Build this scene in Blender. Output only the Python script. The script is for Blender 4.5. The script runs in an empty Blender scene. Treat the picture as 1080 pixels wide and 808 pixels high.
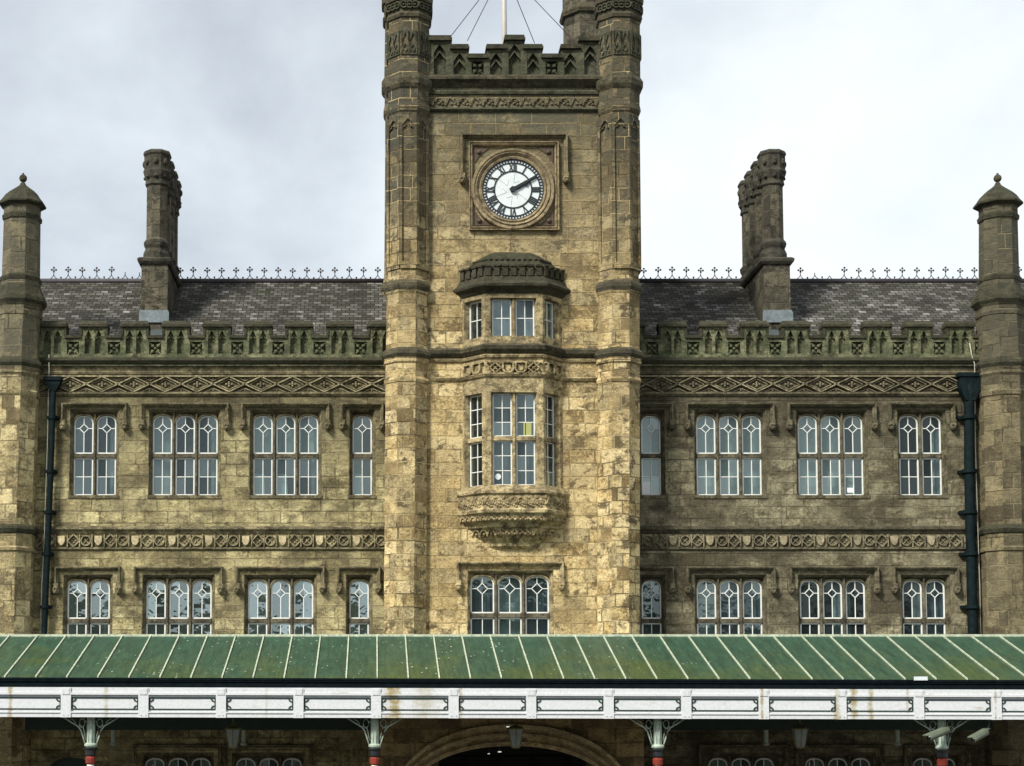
import bpy, bmesh, math, random
from mathutils import Vector, Matrix
random.seed(7)
S = bpy.context.scene
C = S.collection
rad = math.radians

# ------------------------------------------------------------------ camera
F, PX0, HOR, D, ZC, PITCH = 1800.0, 395.0, 770.0, 45.0, 3.4, rad(4.0)
YP = HOR - F*math.tan(PITCH)
cd = bpy.data.cameras.new('camera'); cam = bpy.data.objects.new('camera', cd); C.objects.link(cam)
cam.location = (0, -D, ZC); cam.rotation_euler = (math.pi/2 + PITCH, 0, 0)
cd.sensor_width = 36; cd.lens = 36*F/1080
cd.shift_x = (540-PX0)/1080; cd.shift_y = (YP-404)/1080
cd.clip_start = .5; cd.clip_end = 3000
S.camera = cam

# ------------------------------------------------------------------ light
SUN_EL, SUN_AZ = rad(42), rad(-42)          # azimuth measured from the viewer's back, negative = from the left
w = bpy.data.worlds.new('World'); S.world = w; w.use_nodes = True
nt = w.node_tree; nt.nodes.clear()
def wn(t, **k):
    n = nt.nodes.new(t)
    for a, b in k.items(): setattr(n, a, b)
    return n
out = wn('ShaderNodeOutputWorld'); bg = wn('ShaderNodeBackground')
sky = wn('ShaderNodeTexSky'); sky.sky_type = 'NISHITA'; sky.sun_disc = False
sky.sun_elevation = SUN_EL; sky.sun_rotation = math.pi - SUN_AZ*-1; sky.dust_density = 2.0
tc = wn('ShaderNodeTexCoord'); mp = wn('ShaderNodeMapping'); mp.inputs['Scale'].default_value = (1.5, 1.0, 2.1)
mp.inputs['Location'].default_value = (.35, 0, .2)
nz = wn('ShaderNodeTexNoise'); nz.inputs['Scale'].default_value = 2.3; nz.inputs['Detail'].default_value = 7; nz.inputs['Roughness'].default_value = .56
nz.inputs['Distortion'].default_value = .15
nt.links.new(tc.outputs['Generated'], mp.inputs['Vector']); nt.links.new(mp.outputs[0], nz.inputs['Vector'])
sp = wn('ShaderNodeSeparateXYZ'); nt.links.new(tc.outputs['Generated'], sp.inputs[0])
def wmath(op, a, b=None, c=None):
    n = wn('ShaderNodeMath', operation=op)
    for i, v in enumerate((a, b, c)):
        if v is None: continue
        if isinstance(v, (int, float)): n.inputs[i].default_value = v
        else: nt.links.new(v, n.inputs[i])
    return n.outputs[0]
# cloud thickness: heavier and greyer high up and to the left, thin and bright low to the right
dens = wmath('ADD', nz.outputs[0], wmath('MULTIPLY', wmath('SUBTRACT', sp.outputs[2], .25), .85))
dens = wmath('ADD', dens, wmath('MULTIPLY', wmath('SUBTRACT', wmath('MULTIPLY', sp.outputs[0], -1), -.12), .30))
ramp = wn('ShaderNodeValToRGB'); cr = ramp.color_ramp
cr.elements[0].position = .40; cr.elements[0].color = (8.1, 8.6, 8.8, 1)
cr.elements[1].position = .78; cr.elements[1].color = (4.5, 4.95, 5.5, 1)
e = cr.elements.new(.51); e.color = (7.3, 7.85, 8.1, 1)
e = cr.elements.new(.62); e.color = (6.1, 6.65, 7.15, 1)
nt.links.new(dens, ramp.inputs[0])
mx = wn('ShaderNodeMix', data_type='RGBA'); mx.inputs[0].default_value = .94
nt.links.new(sky.outputs[0], mx.inputs[6]); nt.links.new(ramp.outputs[0], mx.inputs[7])
nt.links.new(mx.outputs[2], bg.inputs[0]); bg.inputs[1].default_value = .058
nt.links.new(bg.outputs[0], out.inputs[0])
sl = bpy.data.lights.new('sun', 'SUN'); sl.energy = 2.55; sl.angle = rad(14); sl.color = (1, .965, .89)
so = bpy.data.objects.new('sun', sl); C.objects.link(so)
sd = Vector((math.sin(SUN_AZ)*math.cos(SUN_EL), -math.cos(SUN_AZ)*math.cos(SUN_EL), math.sin(SUN_EL)))
so.rotation_euler = sd.to_track_quat('Z', 'Y').to_euler()
S.view_settings.view_transform = 'Standard'; S.view_settings.look = 'None'
S.view_settings.exposure = 1.16; S.view_settings.gamma = 1

# ------------------------------------------------------------------ measuring helpers
sp_, cp_ = math.sin(PITCH), math.cos(PITCH)
def at(px, py, Y):
    u, v = (px-PX0)/F, (YP-py)/F
    t = (Y+D)/(cp_ - v*sp_)
    return u*t, ZC + t*(sp_ + v*cp_)
def X(px, py, Y): return at(px, py, Y)[0]
def Z(py, Y): return at(PX0, py, Y)[1]
def L(n, py, Y): return at(PX0+n, py, Y)[0]      # n photo pixels as metres

# ------------------------------------------------------------------ mesh builder
class MB:
    def __init__(s): s.v = []; s.f = []; s.m = Matrix(); s.sm = set()
    def add(s, vs, fs, smooth=False):
        o = len(s.v); s.v += [s.m @ Vector(p) for p in vs]
        for f in fs:
            if smooth: s.sm.add(len(s.f))
            s.f.append([i+o for i in f])
        return s
    def box(s, x0, x1, y0, y1, z0, z1):
        return s.add([(x, y, z) for z in (z0, z1) for y in (y0, y1) for x in (x0, x1)],
            [(0,2,3,1), (4,5,7,6), (0,1,5,4), (2,6,7,3), (0,4,6,2), (1,3,7,5)])
    def prism(s, pts, y0, y1):                       # outline in x,z pushed along y
        n = len(pts)
        return s.add([(x, y0, z) for x, z in pts]+[(x, y1, z) for x, z in pts],
            [tuple(range(n)), tuple(range(2*n-1, n-1, -1))]+[(i, (i+1) % n, (i+1) % n+n, i+n) for i in range(n)])
    def column(s, pts, z0, z1):                      # outline in x,y pushed along z
        n = len(pts)
        return s.add([(x, y, z0) for x, y in pts]+[(x, y, z1) for x, y in pts],
            [tuple(range(n)), tuple(range(2*n-1, n-1, -1))]+[(i, (i+1) % n, (i+1) % n+n, i+n) for i in range(n)])
    def bar(s, p, q, wd, y0, y1):                    # straight bar in the x,z plane
        dx, dz = q[0]-p[0], q[1]-p[1]; l = math.hypot(dx, dz) or 1; nx, nz_ = -dz/l*wd/2, dx/l*wd/2
        return s.prism([(p[0]+nx, p[1]+nz_), (q[0]+nx, q[1]+nz_), (q[0]-nx, q[1]-nz_), (p[0]-nx, p[1]-nz_)], y0, y1)
    def path(s, pts, wd, y0, y1):
        for a, b in zip(pts, pts[1:]): s.bar(a, b, wd, y0, y1)
        return s
    def rings(s, rs, close=True, cap=True, smooth=False):
        n = len(rs[0]); vs = [p for r in rs for p in r]; fs = []
        for k in range(len(rs)-1):
            for i in range(n if close else n-1):
                j = (i+1) % n; fs.append((k*n+i, k*n+j, (k+1)*n+j, (k+1)*n+i))
        if cap: fs += [tuple(range(n)), tuple(range((len(rs)-1)*n, len(rs)*n))]
        return s.add(vs, fs, smooth)
    def turn(s, prof, cx, cy, n=8, smooth=False):     # prof: (radius to the flat, z [, dx])
        rs = []
        for p in prof:
            r, z = p[0], p[1]; dx = p[2] if len(p) > 2 else 0
            R = r/math.cos(math.pi/n)
            rs.append([(cx+dx+R*math.cos(2*math.pi*(i+.5)/n), cy+R*math.sin(2*math.pi*(i+.5)/n), z) for i in range(n)])
        return s.rings(rs, smooth=smooth)
    def _mitre(s, path, closed):
        n = len(path); res = []
        for i in range(n):
            a = path[i-1] if (i > 0 or closed) else None; b = path[(i+1) % n] if (i < n-1 or closed) else None; p = path[i]
            ns = []
            for q0, q1 in ((a, p), (p, b)):
                if q0 is None or q1 is None: continue
                dx, dy = q1[0]-q0[0], q1[1]-q0[1]; l = math.hypot(dx, dy) or 1; ns.append((dx/l, dy/l))
            if len(ns) == 1: ns *= 2
            res.append((p, ns))
        return res
    def sweep_plan(s, path, prof, closed=False):     # prof (out, z); going +x, out is toward -y
        rs = []
        for p, ((ax, ay), (bx, by)) in s._mitre(path, closed):
            nx, ny = ay+by, -ax-bx; l = math.hypot(nx, ny); nx /= l; ny /= l
            k = 1/max(.3, nx*ay - ny*ax)
            rs.append([(p[0]+nx*o*k, p[1]+ny*o*k, z) for o, z in prof])
        if closed: rs.append(rs[0])
        return s.rings(rs, close=True, cap=not closed)
    def sweep_xz(s, path, prof, closed=False, ring=True):   # prof (out, y); going up, out is toward -x
        rs = []
        for p, ((ax, az), (bx, bz)) in s._mitre(path, closed):
            nx, nz_ = -az-bz, ax+bx; l = math.hypot(nx, nz_); nx /= l; nz_ /= l
            k = 1/max(.3, nx*-az + nz_*ax)
            rs.append([(p[0]+nx*o*k, y, p[1]+nz_*o*k) for o, y in prof])
        if closed: rs.append(rs[0])
        return s.rings(rs, close=ring, cap=(not closed) and ring)
    def tube(s, pts, r, n=6):
        pts = [Vector(p) for p in pts]; rs = []
        for i, p in enumerate(pts):
            d = (pts[min(i+1, len(pts)-1)]-pts[max(i-1, 0)]).normalized()
            a = d.cross(Vector((0, 0, 1)) if abs(d.z) < .9 else Vector((1, 0, 0))).normalized(); b = d.cross(a)
            rr = r[i] if isinstance(r, (list, tuple)) else r
            rs.append([tuple(p+a*rr*math.cos(2*math.pi*k/n)+b*rr*math.sin(2*math.pi*k/n)) for k in range(n)])
        return s.rings(rs, smooth=True)
    def ball(s, c, r, sc=(1, 1, 1), n=8, m=6):
        rs = []
        for j in range(1, m):
            t = math.pi*j/m
            rs.append([(c[0]+r*sc[0]*math.sin(t)*math.cos(2*math.pi*i/n), c[1]+r*sc[1]*math.sin(t)*math.sin(2*math.pi*i/n), c[2]-r*sc[2]*math.cos(t)) for i in range(n)])
        return s.rings(rs, smooth=True)
    def sheet(s, x0, x1, z0, z1, holes, y, th):      # wall with rectangular openings, reveals running back
        ep = 1e-4
        hs = [(max(a, x0), min(b, x1), max(c, z0), min(d, z1)) for a, b, c, d in holes]
        hs = [h for h in hs if h[1]-h[0] > ep and h[3]-h[2] > ep]
        def uniq(l):
            r = []
            for q in sorted(l):
                if not r or q-r[-1] > ep: r.append(q)
            return r
        xs = uniq([x0, x1]+[h[0] for h in hs]+[h[1] for h in hs]); zs = uniq([z0, z1]+[h[2] for h in hs]+[h[3] for h in hs])
        def solid(i, j):
            if i < 0 or j < 0 or i >= len(xs)-1 or j >= len(zs)-1: return False
            x, z = (xs[i]+xs[i+1])/2, (zs[j]+zs[j+1])/2
            return not any(h[0] < x < h[1] and h[2] < z < h[3] for h in hs)
        for i in range(len(xs)-1):
            for j in range(len(zs)-1):
                if not solid(i, j): continue
                a, b, c, d = xs[i], xs[i+1], zs[j], zs[j+1]
                s.add([(a, y, c), (b, y, c), (b, y, d), (a, y, d)], [(0, 1, 2, 3)])
                s.add([(a, y+th, c), (b, y+th, c), (b, y+th, d), (a, y+th, d)], [(3, 2, 1, 0)])
                if not solid(i-1, j): s.add([(a, y, c), (a, y, d), (a, y+th, d), (a, y+th, c)], [(0, 1, 2, 3)])
                if not solid(i+1, j): s.add([(b, y, c), (b, y+th, c), (b, y+th, d), (b, y, d)], [(0, 1, 2, 3)])
                if not solid(i, j-1): s.add([(a, y, c), (a, y+th, c), (b, y+th, c), (b, y, c)], [(0, 1, 2, 3)])
                if not solid(i, j+1): s.add([(a, y, d), (b, y, d), (b, y+th, d), (a, y+th, d)], [(0, 1, 2, 3)])
        return s
    def arch_head(s, x0, x1, zs, zt, ztop, y0, y1, e=2.3, point=0, n=12):   # stone between an arch and the square head above it
        a = arch_pts(x0, x1, zs, zt, e, point, n)
        for (xa, za), (xb, zb) in zip(a, a[1:]):
            s.prism([(xa, za), (xb, zb), (xb, ztop), (xa, ztop)], y0, y1)
        return s
    def build(s, name, mat, parent=None, jit=0):
        me = bpy.data.meshes.new(name)
        me.from_pydata([tuple(p) for p in s.v], [], s.f)
        bm = bmesh.new(); bm.from_mesh(me); bm.faces.ensure_lookup_table()
        for i in s.sm: bm.faces[i].smooth = True
        bmesh.ops.recalc_face_normals(bm, faces=bm.faces)
        uv = bm.loops.layers.uv.new('UVMap'); up = Vector((0, 0, 1))
        for f in bm.faces:
            n = f.normal
            if n.length < .5: n = Vector((0, -1, 0))
            if abs(n.z) > .95: t, b = Vector((1, 0, 0)), Vector((0, 1, 0))
            else:
                t = up.cross(n).normalized(); b = n.cross(t)
            for l in f.loops: l[uv].uv = (t.dot(l.vert.co), b.dot(l.vert.co))
        bm.to_mesh(me); bm.free()
        me.materials.append(mat); me.validate()
        o = bpy.data.objects.new(name, me); C.objects.link(o)
        if parent: o.parent = parent
        return o
def arch_pts(x0, x1, zs, zt, e=2.3, point=0, n=12):
    c, h = (x0+x1)/2, (x1-x0)/2; r = []
    for i in range(n+1):
        t = math.pi*(1-i/n); u = math.cos(t)
        k = (1-abs(u)**e)**(1/e)
        if point: k = (1-point)*k + point*(1-abs(u))
        r.append((c+h*u, zs+(zt-zs)*k))
    return r
def tag(o, label=None, cat=None, group=None, kind=None):
    for k, v in (('label', label), ('category', cat), ('group', group), ('kind', kind)):
        if v: o[k] = v
    return o
def thing(name, label, cat, loc=(0, 0, 0), group=None):
    o = bpy.data.objects.new(name, None); C.objects.link(o); o.empty_display_size = .3
    return tag(o, label, cat, group)

# ------------------------------------------------------------------ materials
class NT:
    def __init__(s, name):
        s.mat = bpy.data.materials.new(name); s.mat.use_nodes = True; s.t = s.mat.node_tree; s.t.nodes.clear()
        s.out = s.n('ShaderNodeOutputMaterial')
    def n(s, t, **k):
        x = s.t.nodes.new(t)
        for a, b in k.items(): setattr(x, a, b)
        return x
    def put(s, v, sock):
        if isinstance(v, (int, float, tuple)): sock.default_value = (v if not isinstance(v, tuple) or len(v) != 3 or sock.type != 'RGBA' else v+(1,))
        else: s.t.links.new(v, sock)
    def m(s, op, a, b=None, c=None, clamp=False):
        x = s.n('ShaderNodeMath', operation=op, use_clamp=clamp)
        for i, v in enumerate((a, b, c)):
            if v is not None: s.put(v, x.inputs[i])
        return x.outputs[0]
    def mix(s, f, a, b, mode='MIX'):
        x = s.n('ShaderNodeMix', data_type='RGBA', blend_type=mode); s.put(f, x.inputs[0]); s.put(a, x.inputs[6]); s.put(b, x.inputs[7]); return x.outputs[2]
    def ramp(s, f, stops, interp='LINEAR'):
        x = s.n('ShaderNodeValToRGB'); x.color_ramp.interpolation = interp; c = x.color_ramp
        while len(c.elements) < len(stops): c.elements.new(.5)
        for e_, (p, col) in zip(c.elements, stops):
            e_.position = p; e_.color = (col, col, col, 1) if isinstance(col, (int, float)) else col+(1,)
        s.put(f, x.inputs[0]); return x.outputs[0]
    def noise(s, vec, scale, detail=5, rough=.55, dist=0):
        x = s.n('ShaderNodeTexNoise'); s.put(vec, x.inputs['Vector']); x.inputs['Scale'].default_value = scale
        x.inputs['Detail'].default_value = detail; x.inputs['Roughness'].default_value = rough; x.inputs['Distortion'].default_value = dist
        return x.outputs[0]
    def map(s, vec, scale=(1, 1, 1), loc=(0, 0, 0)):
        x = s.n('ShaderNodeMapping'); s.put(vec, x.inputs[0]); x.inputs['Scale'].default_value = scale; x.inputs['Location'].default_value = loc; return x.outputs[0]
    def pos(s): return s.n('ShaderNodeNewGeometry').outputs['Position']
    def uv(s): return s.n('ShaderNodeUVMap').outputs[0]
    def sep(s, v):
        x = s.n('ShaderNodeSeparateXYZ'); s.put(v, x.inputs[0]); return x.outputs
    def bump(s, h, dist=.02, strength=1):
        x = s.n('ShaderNodeBump'); s.put(h, x.inputs['Height']); x.inputs['Distance'].default_value = dist; x.inputs['Strength'].default_value = strength; return x.outputs[0]
    def done(s, col, rough=.8, bump=None, spec=.3, metal=0, emit=None):
        b = s.n('ShaderNodeBsdfPrincipled'); s.put(col, b.inputs['Base Color']); s.put(rough, b.inputs['Roughness'])
        b.inputs['Specular IOR Level'].default_value = spec; b.inputs['Metallic'].default_value = metal
        if bump is not None: s.put(bump, b.inputs['Normal'])
        if emit: b.inputs['Emission Color'].default_value = emit[0]+(1,); b.inputs['Emission Strength'].default_value = emit[1]
        s.t.links.new(b.outputs[0], s.out.inputs[0]); return s.mat

def stone(name, cols, dark=(.045, .036, .022), stain=.5, soot=None, sootcol=(.06, .055, .04), moss=0, mosscol=(.05, .065, .025),
          joint=.6, jointcol=(.35, .29, .17), bw=.60, rh=.315, seed=0.0, relief=1.0, ashlar=True, streak=.3, rw=.34, grime=0.0):
    s = NT(name); p = s.pos(); uv = s.uv()
    wob = s.n('ShaderNodeTexNoise'); s.put(p, wob.inputs['Vector']); wob.inputs['Scale'].default_value = 3.0
    wv = s.n('ShaderNodeVectorMath', operation='MULTIPLY_ADD'); s.put(wob.outputs[1], wv.inputs[0]); wv.inputs[1].default_value = (.03, .03, 0)
    s.put(s.map(uv, loc=(seed*3.7, seed*1.3, 0)), wv.inputs[2])
    vec = wv.outputs[0]
    n1 = s.noise(s.map(p, loc=(seed, seed, 0)), .9, 6, .6)
    n2 = s.noise(s.map(p, (1, 1, 1.3), (seed*2, 0, 0)), 3.6, 9, .74)
    n3 = s.noise(p, 14, 9, .75)
    if ashlar:
        b = s.n('ShaderNodeTexBrick'); s.put(vec, b.inputs['Vector']); b.inputs['Scale'].default_value = 1
        b.inputs['Brick Width'].default_value = bw; b.inputs['Row Height'].default_value = rh; b.inputs['Mortar Size'].default_value = .017
        b.inputs['Mortar Smooth'].default_value = .4; b.offset = .43; b.squash = 1.45; b.squash_frequency = 3; b.offset_frequency = 2
        b.inputs['Color1'].default_value = (0, 0, 0, 1); b.inputs['Color2'].default_value = (1, 1, 1, 1); b.inputs['Mortar'].default_value = (.5, .5, .5, 1)
        R = b.outputs[0]; J = b.outputs[1]
        # a few blocks much darker and browner than the rest
        f = s.m('ADD', s.m('ADD', s.m('MULTIPLY', R, rw), (.34-rw)*.5), s.m('ADD', s.m('MULTIPLY', n2, .62), s.m('MULTIPLY', n3, .46)))
    else:
        R = None; f = s.m('ADD', s.m('MULTIPLY', n2, .85), s.m('MULTIPLY', n3, .57))
    col = s.ramp(f, [(.56, cols[2]), (.66, cols[1]), (.755, cols[0]), (.88, tuple(c*min(1.3, .86/max(cols[0])) for c in cols[0]))])
    col = s.mix(s.ramp(n1, [(.42, 0.0), (.62, .55)]), col, tuple(c*.8+d*.2 for c, d in zip(cols[1], (.2, .19, .15))))
    # block centred brown stains
    st = s.m('MULTIPLY', s.ramp(s.noise(s.map(p, (1, 1, 1.35), (seed*5, 3, 1)), 2.6, 9, .74, .2), [(.49, 0.0), (.58, 1.0)]), stain)
    if ashlar: st = s.m('MAXIMUM', s.m('MULTIPLY', st, s.ramp(R, [(.3, .12), (.55, 1.0)])), s.m('MULTIPLY', s.ramp(R, [(.80, 0.0), (.86, stain)]), s.ramp(n3, [(.35, .1), (.6, .8)])))
    col = s.mix(st, col, dark)
    stk = s.m('MULTIPLY', s.ramp(s.noise(s.map(p, (3.5, 3.5, .45), (seed, 1, 2)), 1.6, 6, .62), [(.5, 0.0), (.7, 1.0)]), streak)
    col = s.mix(stk, col, tuple(c*1.5 for c in dark))
    if soot:
        z0, z1, k = soot
        g = s.m('MULTIPLY', s.m('DIVIDE', s.m('SUBTRACT', s.sep(p)[2], z0), z1-z0, clamp=True), k)
        g = s.m('MULTIPLY', g, s.ramp(s.m('ADD', s.m('MULTIPLY', n1, .5), s.m('MULTIPLY', n2, .5)), [(.3, .45), (.62, 1.3)]), clamp=True)
        col = s.mix(g, col, sootcol)
    if moss:
        mm = s.ramp(s.noise(s.map(p, (1, 1, 1.2), (seed*7, 0, 5)), 1.7, 8, .7), [(.5-moss*.28, 0.0), (.68-moss*.2, 1.0)])
        col = s.mix(s.m('MULTIPLY', mm, min(.9, moss+.2)), col, s.mix(n3, tuple(c*.6 for c in mosscol), tuple(c*1.4 for c in mosscol)))
    if ashlar:
        col = s.mix(s.m('MULTIPLY', J, s.m('MULTIPLY', joint, s.ramp(n2, [(.35, .6), (.52, 1.0)]))), col, s.mix(s.ramp(n1, [(.44, 0.0), (.54, 1.0)]), tuple(c*.9 for c in dark), jointcol))
    if grime:      # broad sooty patches that run over the joints
        gz = s.ramp(s.noise(s.map(p, (.8, .8, 1.5), (seed*9, 2, seed)), .75, 9, .68, .3), [(.46, 0.0), (.58, 1.0)])
        gz = s.m('MULTIPLY', gz, s.ramp(n2, [(.36, .5), (.54, 1.0)]))
        col = s.mix(s.m('MULTIPLY', gz, grime), col, s.mix(n3, tuple(c*.8 for c in dark), tuple(c*1.5 for c in dark)))
    # pits and grime
    col = s.mix(s.m('MULTIPLY', s.ramp(s.noise(p, 26, 6, .7), [(.54, 0.0), (.64, 1.0)]), .7), col, dark)
    h = s.m('ADD', s.m('MULTIPLY', n3, .9), s.m('MULTIPLY', n2, 1.1))
    if ashlar: h = s.m('ADD', s.m('SUBTRACT', h, s.m('MULTIPLY', J, 1.2)), s.m('MULTIPLY', R, .35))
    return s.done(col, .88, s.bump(h, .06*relief), .2)

GOLD = [(.90, .725, .39), (.70, .52, .235), (.22, .155, .07)]
BUFF = [(.70, .61, .32), (.44, .37, .18), (.14, .12, .06)]
GREY = [(.42, .375, .235), (.205, .178, .105), (.066, .058, .036)]
DULL = [(.20, .175, .11), (.125, .108, .066), (.06, .051, .033)]
zt = lambda py: Z(py, -1.3)
M_tower = stone('tower_sandstone', GOLD, dark=(.115, .085, .042), stain=.9, soot=(zt(360), zt(120), .95), sootcol=(.115, .112, .077), rw=.30, grime=.35, seed=1.1, bw=.66, rh=.345, jointcol=(.48, .36, .17))
M_tturret = stone('turret_sandstone', GOLD, dark=(.085, .065, .035), stain=.9, soot=(zt(400), zt(150), .97), sootcol=(.075, .073, .052), rw=.38, grime=.4, seed=2.3, bw=.45, rh=.34, jointcol=(.62, .48, .25), joint=.8)
M_left = stone('left_wing_sandstone', BUFF, stain=.6, rw=.2, grime=.72, seed=3.1, soot=(Z(520, 0), Z(400, 0), .82), sootcol=(.105, .095, .055), joint=.55)
M_right = stone('right_wing_sandstone', GREY, stain=.5, rw=.13, grime=.85, seed=4.7, soot=(Z(520, 0), Z(400, 0), .8), sootcol=(.06, .055, .036), joint=.5, jointcol=(.3, .26, .17))
M_trimL = stone('left_dressed_stone', [(.27, .23, .13), (.115, .096, .054), (.035, .030, .018)], ashlar=False, seed=5.1, stain=.5, streak=.35, relief=.5, moss=.15)
M_trimR = stone('right_dressed_stone', [(.19, .165, .10), (.09, .077, .047), (.032, .028, .018)], ashlar=False, seed=6.1, stain=.55, streak=.4, relief=.5, moss=.15)
M_trimT = stone('tower_dressed_stone', [(.54, .44, .235), (.28, .215, .11), (.075, .06, .034)], ashlar=False, seed=7.1, stain=.6, streak=.3, relief=.5, soot=(zt(420), zt(60), .85), sootcol=(.07, .066, .045))
M_black = stone('sooty_weathered_stone', [(.12, .105, .062), (.052, .046, .029), (.02, .018, .012)], ashlar=False, seed=8.1, stain=.4, relief=.8, moss=.12, mosscol=(.045, .05, .026))
M_coping = stone('coping_stone', [(.075, .07, .042), (.034, .033, .021), (.014, .014, .009)], ashlar=False, seed=8.4, stain=.4, relief=.9, moss=.25, mosscol=(.035, .042, .02))
M_clock = stone('clock_surround_stone', [(.38, .30, .175), (.23, .18, .10), (.09, .068, .04)], ashlar=False, seed=8.8, stain=.5, relief=.5)
M_para = stone('mossy_parapet_stone', [(.27, .26, .15), (.125, .128, .07), (.035, .037, .021)], ashlar=False, seed=9.1, stain=.6, dark=(.018, .02, .012), relief=.8, moss=.4, mosscol=(.075, .098, .045))
M_parT = stone('tower_parapet_stone', [(.12, .115, .075), (.075, .072, .046), (.035, .033, .022)], ashlar=False, seed=9.9, stain=.5, dark=(.018, .018, .012), relief=.8, moss=.35, mosscol=(.05, .062, .028))
M_eturL = stone('end_turret_sandstone', [(.72, .60, .32), (.48, .385, .19), (.17, .13, .068)], stain=.7, soot=(Z(430, -.3), Z(365, -.3), .93), sootcol=(.12, .112, .078), seed=10.3, bw=.5, rh=.42)
M_eturR = stone('dark_end_turret_sandstone', [(.27, .225, .125), (.165, .137, .077), (.08, .065, .038)], stain=.55, soot=(Z(430, -.3), Z(360, -.3), .8), sootcol=(.085, .082, .058), seed=11.3, bw=.5, rh=.40)
M_chim = stone('chimney_stone', [(.16, .142, .095), (.085, .076, .052), (.034, .031, .022)], stain=.75, seed=12.5, bw=.5, rh=.45, dark=(.02, .018, .013), joint=.3, jointcol=(.2, .18, .13))
M_chimcap = stone('chimney_cap_stone', [(.085, .078, .056), (.052, .048, .035), (.024, .022, .017)], ashlar=False, seed=13.5, stain=.5, dark=(.014, .013, .01), relief=.8)
M_carveL = stone('carved_frieze_stone', [(.42, .37, .22), (.22, .19, .11), (.075, .065, .04)], ashlar=False, seed=14.5, stain=.4, relief=.5)
M_carveR = stone('carved_frieze_stone_dark', [(.33, .29, .18), (.16, .14, .085), (.055, .048, .031)], ashlar=False, seed=15.5, stain=.4, relief=.5)
M_shield = stone('pale_shield_stone', [(.66, .56, .34), (.5, .41, .235), (.24, .19, .11)], ashlar=False, seed=16.5, stain=.3, relief=.4)

M_shieldR = stone('grey_shield_stone', [(.42, .36, .23), (.3, .25, .15), (.13, .11, .07)], ashlar=False, seed=16.9, stain=.3, relief=.4)
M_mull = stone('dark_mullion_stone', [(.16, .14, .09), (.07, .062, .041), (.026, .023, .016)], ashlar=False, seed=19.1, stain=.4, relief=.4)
def flat(name, col, rough=.5, var=.25, spec=.4, scale=6, metal=0, bmp=.004):
    s = NT(name); n = s.noise(s.pos(), scale, 7, .65)
    c = s.mix(s.ramp(n, [(.3, 0.0), (.7, 1.0)]), tuple(x*(1-var) for x in col), tuple(min(1, x*(1+var)) for x in col))
    return s.done(c, rough, s.bump(n, bmp), spec, metal)
def slate():
    s = NT('welsh_slate'); uv = s.uv(); p = s.pos()
    b = s.n('ShaderNodeTexBrick'); s.put(uv, b.inputs['Vector']); b.inputs['Scale'].default_value = 1
    b.inputs['Brick Width'].default_value = .235; b.inputs['Row Height'].default_value = .165; b.inputs['Mortar Size'].default_value = .013
    b.inputs['Color1'].default_value = (0, 0, 0, 1); b.inputs['Color2'].default_value = (1, 1, 1, 1); b.inputs['Mortar'].default_value = (0, 0, 0, 1); b.inputs['Mortar Smooth'].default_value = .2
    n = s.noise(p, 1.3, 6, .65); n2 = s.noise(p, 9, 6, .7)
    f = s.m('ADD', s.m('MULTIPLY', b.outputs[0], .34), s.m('ADD', s.m('MULTIPLY', n, .62), s.m('MULTIPLY', n2, .26)))
    c = s.ramp(f, [(.3, (.019, .018, .014)), (.52, (.046, .043, .034)), (.66, (.080, .076, .064)), (.77, (.14, .13, .115)), (.88, (.30, .295, .285))])
    c = s.mix(s.m('MULTIPLY', s.ramp(s.noise(p, 2.2, 6, .7), [(.55, 0.0), (.68, 1.0)]), .6), c, (.045, .055, .025))
    c = s.mix(s.m('MULTIPLY', b.outputs[1], .9), c, (.014, .014, .013))
    # each course laps over the next: saw-tooth height up the slope
    saw = s.m('FRACT', s.m('DIVIDE', s.sep(uv)[1], .165))
    h = s.m('ADD', s.m('MULTIPLY', s.m('SUBTRACT', 1, saw), 1.0), s.m('SUBTRACT', s.m('MULTIPLY', b.outputs[0], .5), s.m('MULTIPLY', b.outputs[1], .8)))
    return s.done(c, .85, s.bump(s.m('ADD', h, s.m('MULTIPLY', n2, .4)), .022), .15)
M_slate = slate()
M_lead = flat('lead_flashing', (.15, .18, .19), .6, .4)
M_oldlead = flat('dark_old_lead', (.05, .062, .062), .7, .4)
M_ridge = flat('ridge_iron', (.035, .03, .034), .6, .3)
M_iron = flat('black_painted_iron', (.012, .015, .016), .42, .4, .5)
M_pipe = flat('dark_drainpipe_paint', (.007, .013, .014), .7, .4, .06)
M_cable = flat('pale_cable', (.45, .45, .38), .6)
M_timber = flat('white_window_paint', (.70, .71, .66), .5, .12, scale=9)
M_white = flat('enamel_white', (.62, .67, .665), .4, .08)
M_clblk = flat('clock_black_paint', (.012, .016, .018), .4, .3)
M_spand = flat('dark_clock_spandrel', (.075, .05, .034), .8, .4, scale=20)
M_pole = flat('flagpole_paint', (.50, .46, .42), .45, .1)
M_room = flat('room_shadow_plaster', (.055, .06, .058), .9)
M_curtain = flat('grey_curtain_cloth', (.30, .36, .37), .85, .15, scale=3)
M_blind = flat('pale_blind', (.42, .50, .47), .8, .12, scale=2)
M_drape = flat('blue_curtain_cloth', (.13, .17, .21), .85, .2, scale=3)
M_paper = flat('white_paper', (.8, .8, .78), .7, .04)
M_yellow = flat('yellow_paper', (.36, .37, .13), .7, .1)
M_gutter = flat('gutter_black_green', (.005, .009, .011), .8, .4, .04)
M_under = flat('dark_green_underside', (.020, .036, .026), .6, .3)
M_darkline = flat('bottle_green_paint', (.012, .03, .024), .45, .3)
M_ironpale = flat('pale_green_column_paint', (.36, .43, .35), .45, .3, scale=14)
M_red = flat('red_column_paint', (.19, .024, .012), .65, .35)
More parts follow.
